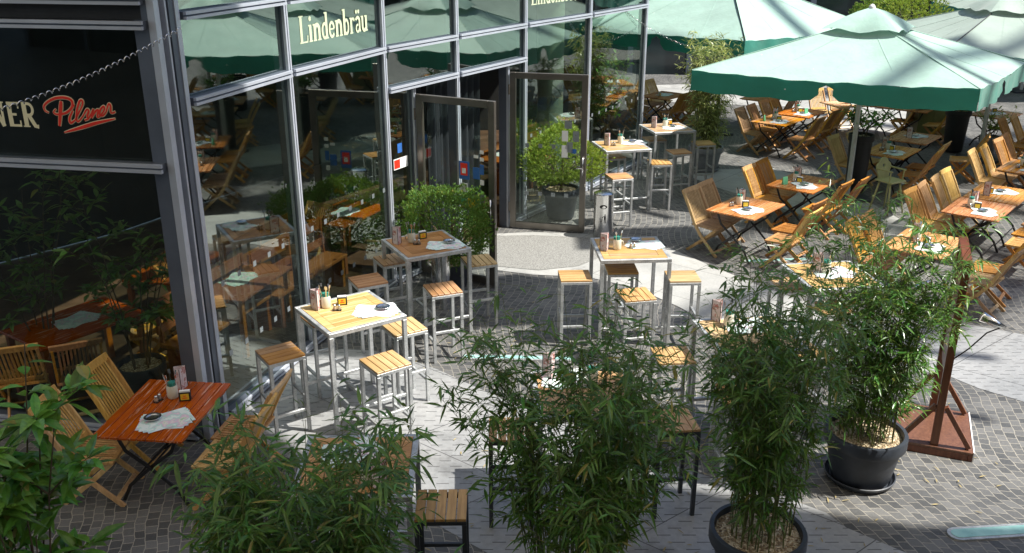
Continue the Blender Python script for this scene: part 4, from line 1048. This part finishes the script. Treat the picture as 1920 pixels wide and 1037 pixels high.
def bamboo(loc, H, spread, nculm, nleaf, seed, label, pot_r=.36, pot_h=.5, potmat='pot_dark', leaf='leaf_bamboo', L0=.10, low=.25, lean=(0, 0), saucer=True, wide=1.0, full=.55):
    rr = random.Random(seed)
    t = thing('potted_bamboo', label, 'plant', (*loc, 0), 0, 'potted bamboos')
    pot_parts(t, pot_r, pot_h, potmat, saucer)
    ms = MB(); ml = MB(); culms = []
    for k in range(nculm):
        a = rr.uniform(0, 6.283); r0 = pot_r*.66*math.sqrt(rr.random()); p0 = Vector((r0*math.cos(a), r0*math.sin(a), pot_h-.06))
        hh_ = (H-pot_h)*rr.uniform(.62, 1.06); a2 = a+rr.uniform(-.8, .8); out = spread*rr.uniform(.05, 1.0)*(1.35-hh_/(H-pot_h)*.55)
        if k % 13 == 0: hh_ *= 1.10
        wob = rr.uniform(-.03, .03); pts = []
        for q in range(9):
            u = q/8; o = out*(u**2.3); pts.append(p0+Vector((math.cos(a2)*o+lean[0]*u*u+wob*math.sin(u*6), math.sin(a2)*o+lean[1]*u*u, hh_*(u-.07*u**4*min(out, 1)))))
        ms.tube(pts, rr.uniform(.0032, .0062), 5, .0013); culms.append(pts)
    cnt = 0
    while cnt < nleaf:
        pts = rr.choice(culms); u = low+(1-low)*rr.random()
        gain = min(1, max(.0, (u-low)/max(.01, full-low)))           # sparse and tight low down, full above
        if rr.random() > .25+.75*gain: continue
        x = u*8; i = min(7, int(x)); p = pts[i].lerp(pts[i+1], x-i)
        a = rr.uniform(0, 6.283); bl = rr.uniform(.05, .34)*wide*(.35+.65*gain)*(1.15-.45*u); el = rr.uniform(.0, 1.1)
        bd = Vector((math.cos(a)*math.cos(el), math.sin(a)*math.cos(el), math.sin(el)))
        q = p+bd*bl-Vector((0, 0, bl*bl*.9)); ms.tube([p, (p+q)/2+Vector((0, 0, .01)), q], .0015, 3, .0006)
        nl = rr.randint(3, 8)
        for j in range(nl):
            w_ = (j+1)/nl; b = p.lerp(q, .3+.7*w_)
            ang = a+(1 if j % 2 else -1)*rr.uniform(.15, 1.15); e2_ = rr.uniform(-.75, .6)
            d = Vector((math.cos(ang)*math.cos(e2_), math.sin(ang)*math.cos(e2_), math.sin(e2_)))
            Lf = L0*rr.choice((.55, .75, .9, 1, 1.1, 1.3))*rr.uniform(.9, 1.1)
            leaf_geo(ml, b, d, Vector((rr.uniform(-.7, .7), rr.uniform(-.7, .7), 1)), Lf, Lf*.165*rr.uniform(.7, 1.15), rr.uniform(-.05, .45)); cnt += 1
    ms.build('stems', 'culm', t); ml.build('foliage', leaf, t)
    return t
bamboo(g(1610, 895).xy, 2.66, .80, 56, 8000, 11, 'tall potted bamboo in front of the wooden stand', lean=(-.05, 0.0), low=.06, wide=1.1, full=.4)
bamboo((1.85, 5.82), 2.72, .62, 54, 7800, 12, 'tall bamboo in the dark pot at the bottom edge', lean=(-.03, 0), low=.10, wide=1.1, full=.5)
bamboo((.40, 4.80), 2.70, .70, 88, 8200, 13, 'wide bushy bamboo in the middle of the foreground', pot_r=.40, lean=(0, .05), low=.30, wide=1.12, full=.84)
bamboo((-1.09, 4.02), 2.40, .60, 64, 8800, 14, 'low spreading bamboo at the lower left', pot_r=.36, L0=.11, low=.40, wide=1.15, full=.6)
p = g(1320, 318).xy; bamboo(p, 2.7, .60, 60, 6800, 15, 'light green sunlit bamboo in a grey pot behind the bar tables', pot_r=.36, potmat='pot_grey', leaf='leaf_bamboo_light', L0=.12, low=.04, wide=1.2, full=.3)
def laurel(loc, H, spread, nst, nleaf, seed, label, mat='leaf_laurel', L0=.14, pot_r=.25, pot_h=.45, potmat='pot_dark', name='potted_laurel', low=.35, group='leafy potted shrubs', zbase=0, pot=True):
    rr = random.Random(seed); t = thing(name, label, 'plant', (*loc, zbase), 0, group)
    if pot: pot_parts(t, pot_r, pot_h, potmat, False)
    ms = MB(); ml = MB(); st = []
    for k in range(nst):
        a = rr.uniform(0, 6.28); p0 = Vector((math.cos(a)*pot_r*.3, math.sin(a)*pot_r*.3, pot_h-.06)); hh_ = (H-pot_h)*rr.uniform(.6, 1.0); o = spread*rr.uniform(.2, 1)
        pts = [p0+Vector((math.cos(a)*o*(s/6)**1.4+rr.uniform(-.02, .02), math.sin(a)*o*(s/6)**1.4+rr.uniform(-.02, .02), hh_*s/6)) for s in range(7)]
        ms.tube(pts, .010, 6, .003); st.append(pts)
        for b in range(5):
            i = rr.randint(2, 5); a2 = rr.uniform(0, 6.28); q = pts[i]; l_ = rr.uniform(.15, .38); p3 = q+Vector((math.cos(a2)*l_, math.sin(a2)*l_, l_*rr.uniform(.2, .9)))
            bp_ = [q, (q+p3)/2+Vector((0, 0, .02)), p3]; ms.tube(bp_, .005, 5, .002); st.append([q.lerp(p3, s/6) for s in range(7)])
    for k in range(nleaf):
        pts = rr.choice(st); u = low+(1-low)*rr.random()**.7; x = u*6; i = min(5, int(x)); p = pts[i].lerp(pts[i+1], x-i)
        a = rr.uniform(0, 6.28); el = rr.uniform(-.3, .9); d = Vector((math.cos(a)*math.cos(el), math.sin(a)*math.cos(el), math.sin(el)))
        leaf_geo(ml, p+d*.01, d, Vector((rr.uniform(-.4, .4), rr.uniform(-.4, .4), 1)), L0*rr.uniform(.6, 1.2), L0*.30*rr.uniform(.8, 1.15), rr.uniform(.05, .4))
    ms.build('stems', 'bark', t); ml.build('foliage', mat, t)
laurel((-2.40, 3.52), 2.98, .42, 18, 2300, 21, 'broad leaved laurel shrub at the left edge, close to the viewer', low=.2, L0=.165)
laurel((-3.9, 8.75), 2.6, .55, 7, 520, 22, 'dark leafy plant behind the left pane near the corner column', mat='leaf_inside', L0=.16)
laurel((-5.0, 9.0), 2.7, .5, 6, 380, 23, 'dark leafy plant behind the left pane under the cream lettering', mat='leaf_inside', L0=.16)
laurel((1.95, 19.5), 2.4, .6, 8, 900, 24, 'leafy shrub seen through the last glass pane of the facade', L0=.16)
laurel((6.45, 16.86), 1.85, .3, 6, 260, 25, 'leafy plant in the tall black planter at the parasol pole', pot_r=.23, pot_h=1.15, potmat='planter_black', L0=.16)
laurel(g(1785, 285).xy, 1.35, .3, 5, 200, 26, 'plant in the black planter beside the olive cabinet', pot_r=.27, pot_h=.95, potmat='planter_black', L0=.15)
laurel(g(1850, 290).xy, 1.1, .45, 6, 260, 27, 'flowering plant in the pale pot at the right', pot_r=.22, pot_h=.42, potmat='pot_grey', L0=.12, mat='leaf_thuja_light')
def blob(name, loc, rad, hz, n, seed, label, mat, pot=None, zc=.9, trunk=True, L0=.07, group='clipped bushes'):
    rr = random.Random(seed); t = thing(name, label, 'plant', (*loc, 0), 0, group)
    if pot: pot_parts(t, pot[0], pot[1], pot[2], False)
    ph = pot[1] if pot else 0; m = MB(); m.tube([(0, 0, max(ph-.06, 0)), (.02, .01, zc)], .03, 8, .015); ml = MB()
    for k in range(12):
        a = rr.uniform(0, 6.28); m.tube([(0, 0, ph*.9+.1), (math.cos(a)*rad*.35, math.sin(a)*rad*.35, zc-hz*.3), (math.cos(a)*rad*.8, math.sin(a)*rad*.8, zc+rr.uniform(-.3, .5)*hz)], .011, 5, .003)
    m.build('trunk', 'bark', t)
    lob = [(Vector((rr.gauss(0, 1), rr.gauss(0, 1), rr.gauss(0, 1))).normalized(), rr.uniform(.10, .26)) for _ in range(22)]
    for k in range(n):
        d = Vector((rr.gauss(0, 1), rr.gauss(0, 1), rr.gauss(0, 1))).normalized()
        f = .74+sum(w_*max(0, d.dot(l)-.72)/.28 for l, w_ in lob); f *= rr.uniform(.50, 1.0)**.45*(1.0 if rr.random() < .93 else rr.uniform(1.05, 1.22))
        p = Vector((d.x*rad*f, d.y*rad*f, zc+d.z*hz*f)); o = (d+Vector((0, 0, .9))+Vector((rr.uniform(-.5, .5), rr.uniform(-.5, .5), rr.uniform(-.3, .5)))).normalized()
        for j in range(5):
            dd = (o+Vector((rr.uniform(-.6, .6), rr.uniform(-.6, .6), rr.uniform(-.3, .3)))).normalized()
            leaf_geo(ml, p, dd, Vector((rr.uniform(-1, 1), rr.uniform(-1, 1), rr.uniform(-.5, 1))), L0*rr.uniform(.5, 1.1), L0*.22, .1, 2)
    ml.build('foliage', mat, t)
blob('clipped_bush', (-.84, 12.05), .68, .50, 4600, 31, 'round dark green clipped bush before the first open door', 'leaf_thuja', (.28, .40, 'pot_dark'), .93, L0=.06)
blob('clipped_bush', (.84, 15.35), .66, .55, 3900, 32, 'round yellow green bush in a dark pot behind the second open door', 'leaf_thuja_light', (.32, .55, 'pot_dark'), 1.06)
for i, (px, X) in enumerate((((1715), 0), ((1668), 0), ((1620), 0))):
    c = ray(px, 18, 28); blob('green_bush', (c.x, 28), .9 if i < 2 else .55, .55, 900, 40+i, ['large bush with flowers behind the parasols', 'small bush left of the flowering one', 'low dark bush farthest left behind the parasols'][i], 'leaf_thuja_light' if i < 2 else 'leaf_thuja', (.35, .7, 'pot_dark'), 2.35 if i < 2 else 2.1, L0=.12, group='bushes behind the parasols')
bg = MB(); rr = random.Random(4)
# ------------------------------------------------------------------ small things on the terrace
t = thing('litter_bin', 'steel cylinder litter bin with litter pictogram beside the open door', 'bin', (1.47, 14.3, 0), R(-95))
m = MB(); m.lathe([(.001, .0), (.150, .0), (.152, .02), (.152, .70), (.160, .72), (.158, .745), (.12, .765), (.045, .770)], 36); autosmooth(m.build('bin_body', 'steel_bright', t, smooth=True))
m = MB(); m.lathe([(.045, .771), (.001, .765)], 16); m.build('ash_opening', 'groove', t)
def curved(poly, r, mb):
    n = len(poly); mb.add([(r*math.cos(x/.152), r*math.sin(x/.152), z) for x, z in poly], [tuple(range(n))])
m = MB(); curved([(.06*math.cos(a)*(1 if abs(math.cos(a)) > .5 else 1), .55+.032*math.sin(a)) for a in [k*math.pi/12 for k in range(24)]], .156, m); m.build('opening', 'groove', t)
m = MB()
for pl in ([(-.055, .37), (-.045, .30), (-.015, .30), (-.008, .37), (-.014, .37), (-.02, .308), (-.04, .308), (-.049, .37)], [(.015, .40), (.045, .40), (.045, .28), (.034, .28), (.032, .34), (.028, .34), (.024, .28), (.015, .28)], [(-.02, .38), (.015, .40), (.015, .388), (-.015, .37)]): curved(pl, .1535, m)
curved([(.03+.012*math.cos(k*.7), .418+.012*math.sin(k*.7)) for k in range(9)], .1536, m); m.build('pictogram', 'groove', t)
t = thing('standing_ashtray', 'tall steel cylinder ashtray under the brown bar table', 'ashtray bin', (-.95, 11.55, 0), 0)
m = MB(); m.lathe([(.001, 0), (.12, 0), (.125, .02), (.125, .80), (.11, .82)], 28); autosmooth(m.build('bin_body', 'steel_bright', t, smooth=True)); m = MB(); m.lathe([(.11, .815), (.001, .80)], 20); m.build('sand', 'gravel', t)
# olive high chair with a heart in its back
t = thing('high_chair', 'olive painted wooden high chair with heart cut-out by the parasol pole', 'high chair', (*g(1660, 397).xy, 0), R(-60))
MB().box(-.17, .19, -.19, .19, .56, .59).build('seat', 'olive_paint', t, bevel=.006)
outl = [(-.13, 0), (-.15, .10), (-.19, .17), (-.175, .25), (-.12, .275), (-.09, .33), (-.03, .36), (.03, .36), (.09, .33), (.12, .275), (.175, .25), (.19, .17), (.15, .10), (.13, 0)]
heart = [(0, .17), (.035, .215), (.03, .245), (.012, .25), (0, .237), (-.012, .25), (-.03, .245), (-.035, .215)]
m = MB()
def ringfill(outer, inner, x):
    pass
def mapb(p, x): return (-.16+x-.12*p[1], p[0], .59+p[1])
# stitch outline to the heart outline with quads by matching angles
c0 = (0, .205); K = 32
def hit(poly, a):
    dx, dy = math.cos(a), math.sin(a); best = 0
    for i in range(len(poly)):
        x1, y1 = poly[i][0]-c0[0], poly[i][1]-c0[1]; x2, y2 = poly[(i+1) % len(poly)][0]-c0[0], poly[(i+1) % len(poly)][1]-c0[1]
        den = dx*(y2-y1)-dy*(x2-x1)
        if abs(den) < 1e-9: continue
        s = (x1*(y2-y1)-y1*(x2-x1))/den; u_ = (x1*dy-y1*dx)/den
        if s > 0 and -1e-6 <= u_ <= 1+1e-6: best = max(best, s)
    return (c0[0]+dx*best, c0[1]+dy*best)
O_ = [hit(outl, 2*math.pi*k/K) for k in range(K)]; I_ = [hit(heart, 2*math.pi*k/K) for k in range(K)]
for k in range(K):
    j = (k+1) % K; f = [mapb(q, 0) for q in (O_[k], O_[j], I_[j], I_[k])]; b_ = [mapb(q, .022) for q in (O_[k], O_[j], I_[j], I_[k])]
    m.add(f+b_, [(0, 1, 2, 3), (7, 6, 5, 4), (0, 4, 5, 1), (2, 6, 7, 3)])
m.build('backrest', 'olive_paint', t)
for sx in (-1, 1):
    for sy in (-1, 1): m = MB(); m.tube([(sx*.11, sy*.12, .56), (sx*.20, sy*.20, 0)], .018, 8, .014); m.build('leg', 'olive_paint', t, smooth=True)
for s in (-1, 1): m = MB(); m.tube([(.12, s*.17, .59), (.13, s*.17, .76)], .012, 8); m.beam((-.17, s*.17, .77), (.16, s*.17, .77), .03, .02); m.build('armrest', 'olive_paint', t)
# cabinet
c_ = g(1738, 262).xy
t = thing('service_cabinet', 'olive service cabinet with dark top under the parasol', 'cabinet', (c_.x, c_.y+.2, 0), R(5))
MB().box(-.36, .36, -.3, .3, .05, .88).build('cabinet_body', 'cabinet_olive', t, bevel=.005); MB().box(-.40, .40, -.34, .34, .881, .93).build('worktop', 'cabinet_top', t, bevel=.004)
MB().box(-.33, .33, -.27, .27, 0, .049).build('plinth', 'groove', t); MB().box(-.34, -.005, -.318, -.3005, .08, .85).build('cabinet_door', 'cabinet_olive', t, bevel=.003); MB().box(.005, .34, -.318, -.3005, .08, .85).build('cabinet_door', 'cabinet_olive', t, bevel=.003)
# wooden board stand seen from its edge
sx_ = Vector((4.18, 8.05)); ang = math.atan2(.75, .30)
t = thing('wooden_stand', 'dark red wooden stand with two posts and two clip lamps', 'stand', (sx_.x, sx_.y, 0), ang)
MB().box(-.42, .42, -.34, .34, .07, .095).build('base_board', 'stand_wood', t, bevel=.003)
m = MB(); m.box(-.42, .42, -.34, -.30, 0, .069); m.box(-.42, .42, .30, .34, 0, .069); m.box(-.42, -.38, -.299, .299, 0, .069); m.box(.38, .42, -.299, .299, 0, .069); m.build('base_frame', 'stand_wood', t, bevel=.003)
MB().box(-.42, .42, -.352, -.341, .002, .10).build('edge_strip', 'white_edge', t)  # white strip stands in for sunlight on the edge of the base
for s in (-1, 1):
    MB().box(s*.36-.035, s*.36+.035, -.035, .035, .096, 1.92).build('post', 'stand_wood', t, bevel=.004)
    for q in (-1, 1):
        m = MB(); m.beam((s*.36, q*.30, .11), (s*.36, q*.045, .50), .05, .045, (1, 0, 0)); m.build('brace', 'stand_wood', t, bevel=.003)
MB().box(-.324, .324, -.012, .012, .75, 1.85).build('board', 'stand_wood', t, bevel=.002); MB().box(-.40, .40, -.04, .04, 1.921, 1.955).build('top_rail', 'stand_wood', t, bevel=.003)
m = MB(); m.box(-.30, .30, -.0165, -.0125, .80, 1.80); m.build('sheet', 'paper', t)
for s, q in ((-1, -1), (1, 1)):
    m = MB(); m.tube([(s*.36, q*.035, 1.0), (s*.36, q*.14, 1.12), (s*.36, q*.26, 1.30), (s*.36, q*.38, 1.38)], .007, 6); la = m.build('lamp_arm', 'black_metal', t, smooth=True)
    m = MB(); dq = Vector((0, -q*.9, .35)).normalized()
    p0 = Vector((s*.36, q*.40, 1.37)); m.tube([p0, p0+dq*.10, p0+dq*.22], .018, 14, .048); m.build('lamp_shade', 'steel_bright', la, smooth=True)
m = MB(); rr = random.Random(77)
for k in range(420):
    c_ = rr.choice(((1.85, 5.82), (.4, 4.8), (3.0, 6.95), (-1.0, 4.1), (3.3, 7.6), (0, 7), (1.5, 8), (-.5, 11), (4, 18.2)))
    leaf_geo(m, Vector((c_[0]+rr.gauss(0, .75), c_[1]+rr.gauss(0, .75), .013)), Vector((math.cos(k), math.sin(k), .02)), Vector((0, 0, 1)), rr.uniform(.04, .10), rr.uniform(.008, .014), .0)
tag(m.build('fallen_leaves', 'dry_leaf'), 'dry bamboo leaves scattered on the paving', 'fallen leaves')['kind'] = 'stuff'
# ------------------------------------------------------------------ twisted garlands
def garland(pts, label, r=.016, pitch=.055):
    P_ = [Vector(p) for p in pts]; path = []
    for i in range(len(P_)-1):
        n = max(2, int((P_[i+1]-P_[i]).length/(pitch/8)))
        for k in range(n): path.append(P_[i].lerp(P_[i+1], k/n))
    s = 0; out = []; prev = path[0]
    for p in path:
        s += (p-prev).length; prev = p; a = s/pitch*6.283
        out.append(p+Vector((0, math.cos(a)*r, math.sin(a)*r)))
    m = MB(); m.tube(out, .0045, 5); o = m.build('spiral_garland', 'steel_bright', smooth=True); tag(o, label, 'garland', 'metal spiral garlands')
def sagline(a, b, sag, n=12):
    a, b = Vector(a), Vector(b); return [a.lerp(b, k/n)-Vector((0, 0, sag*math.sin(math.pi*k/n))) for k in range(n+1)]
garland(sagline(ray(338, 55, 7.95), ray(-60, 225, 6.9), .06), 'twisted metal garland hanging from the corner column to the left')
garland(sagline(ray(1130, -20, 17.8), ray(1216, 52, 19.2), .05)+sagline(ray(1216, 52, 19.2), ray(1310, 92, 19.0), .05)[1:]+sagline(ray(1310, 92, 19.0), ray(1500, 70, 19.0), .25)[1:], 'twisted metal garland from the building end to the parasols', .02, .09)

# ------------------------------------------------------------------ inside the restaurant
IG = 'tables inside the restaurant'
def inner_table(x, y, deg, label):
    wd = 'table_red' if 'red' in label else 'inside_wood'  # brighter red top stands in for sunlight through the glass
    t = thing('wooden_table', label, 'table', (x, y, 0), R(deg), IG)
    m = MB(); m.box(-.6, .6, -.4, .4, .72, .75); m.build('tabletop', wd, t, bevel=.003)
    for sx in (-1, 1):
        for sy in (-1, 1): MB().box(sx*.54-.03, sx*.54+.03, sy*.34-.03, sy*.34+.03, .013, .719).build('leg', 'inside_wood', t)
for x, y, d, l in ((-4.72, 9.15, 55, 'glowing red table behind the left pane'), (-4.2, 10.9, 80, 'wooden table far behind the left pane'), (-3.3, 10.4, 75, 'wooden table behind the pane next to the corner column'), (-2.5, 13.2, 65, 'wooden table inside behind the brown bar table'),
                   (-.2, 17.0, 60, 'wooden table inside behind the second door'), (.9, 19.8, 60, 'wooden table inside near the pale inner column')):
    inner_table(x, y, d, l)
    P['mats'].put((x, y, .751), R(d), 'paper placemats on the '+l, 'placemats inside'); 
for x, y, d, l in ((-4.95, 8.42, 110, 'wooden chair inside at the far left pane'), (-4.42, 8.50, 118, 'wooden chair inside against the left pane beside the other'), (-4.1, 9.6, 200, 'wooden chair inside behind the red table'), (-3.9, 10.6, 0, 'wooden chair inside next to the pane by the column'), (-3.0, 12.6, 240, 'wooden chair inside behind the second pane'), (-.9, 16.6, -20, 'wooden chair inside left of the table behind the door'), (.3, 16.3, 100, 'wooden chair inside in front of the table behind the door'), (.4, 19.2, 20, 'wooden chair inside beside the pale inner column')):
    chairs['teak_chair'].put((x, y, .013), R(d), l, 'wooden chairs inside')

def inner_bench(x, y, deg, label):
    t = thing('wooden_bench', label, 'bench', (x, y, .013), R(deg), 'benches inside the restaurant')
    MB().box(-.85, .85, -.18, .18, .42, .46).build('seat', 'inside_wood', t, bevel=.004)
    m = MB(); m.beam((-.85, .19, .62), (.85, .19, .62), .03, .10); m.beam((-.85, .21, .88), (.85, .21, .88), .03, .14)
    for x_ in (-.8, 0, .8): m.beam((x_, .18, .46), (x_, .215, .95), .05, .03)
    m.build('backrest', 'inside_wood', t)
    for x_ in (-.75, .75): MB().box(x_-.03, x_+.03, -.16, .16, 0, .419).build('leg', 'inside_wood', t)
for x, y, d, l in ((-2.75, 11.4, 70, 'wooden bench inside along the second glass pane'), (-3.4, 9.9, 72, 'wooden bench inside along the pane beside the corner column'), (-3.6, 11.9, 250, 'wooden bench inside facing the glass, second row'), (.25, 17.4, 55, 'wooden bench inside behind the wide glass door')): inner_bench(x, y, d, l)
for i in (0, 1, 4, 5):
    T_ = planeT(FM[i], FM[i+1], 0, norms[i], -.016); L_ = (FM[i+1]-FM[i]).length; k = .22
    while k < L_-.15:
        for z in (.62, 1.38):
            m = MB(); m.add([T_(Vector((k, z)), 0), T_(Vector((k+.06, z)), 0), T_(Vector((k+.06, z+.06)), 0), T_(Vector((k, z+.06)), 0)], [(0, 1, 2, 3)]); m.build('glass_mark', 'silver_card', bld)
        k += .30
# ------------------------------------------------------------------ buildings round the plaza
def block(name, x0, x1, y0, y1, h, label, face, nb):
    t = thing(name, label, 'building', ((x0+x1)/2, (y0+y1)/2, 0)); hx, hy = (x1-x0)/2, (y1-y0)/2
    MB().box(-hx, hx, -hy, hy, 0, h).build('wall', 'back_facade', t)
    m = MB(); mm = MB()
    for k in range(nb+1):
        u = -1+2*k/nb
        if face == 's': m.box(u*hx-.09, u*hx+.09, -hy-.16, -hy-.005, 0, h)
        elif face == 'w': m.box(-hx-.16, -hx-.005, u*hy-.09, u*hy+.09, 0, h)
        else: m.box(u*hx-.09, u*hx+.09, hy+.005, hy+.16, 0, h)
    z = 3.6
    while z < h:
        if face == 's': mm.box(-hx, hx, -hy-.12, -hy-.005, z, z+.3)
        elif face == 'w': mm.box(-hx-.12, -hx-.005, -hy, hy, z, z+.3)
        else: mm.box(-hx, hx, hy+.005, hy+.12, z, z+.3)
        z += 3.5
    m.build('columns', 'alu_dark', t); mm.build('floor_bands', 'alu_dark', t)
block('office_building', -10, 34, 32, 38, 14, 'dark glass office building behind the parasols', 's', 22)
block('office_building', 36, 42, -30, 31.5, 14, 'dark glass office building off to the right side', 'w', 20)
block('office_building', -30, 34, -36, -16, 14, 'dark glass office building behind the viewer', 'n', 20)
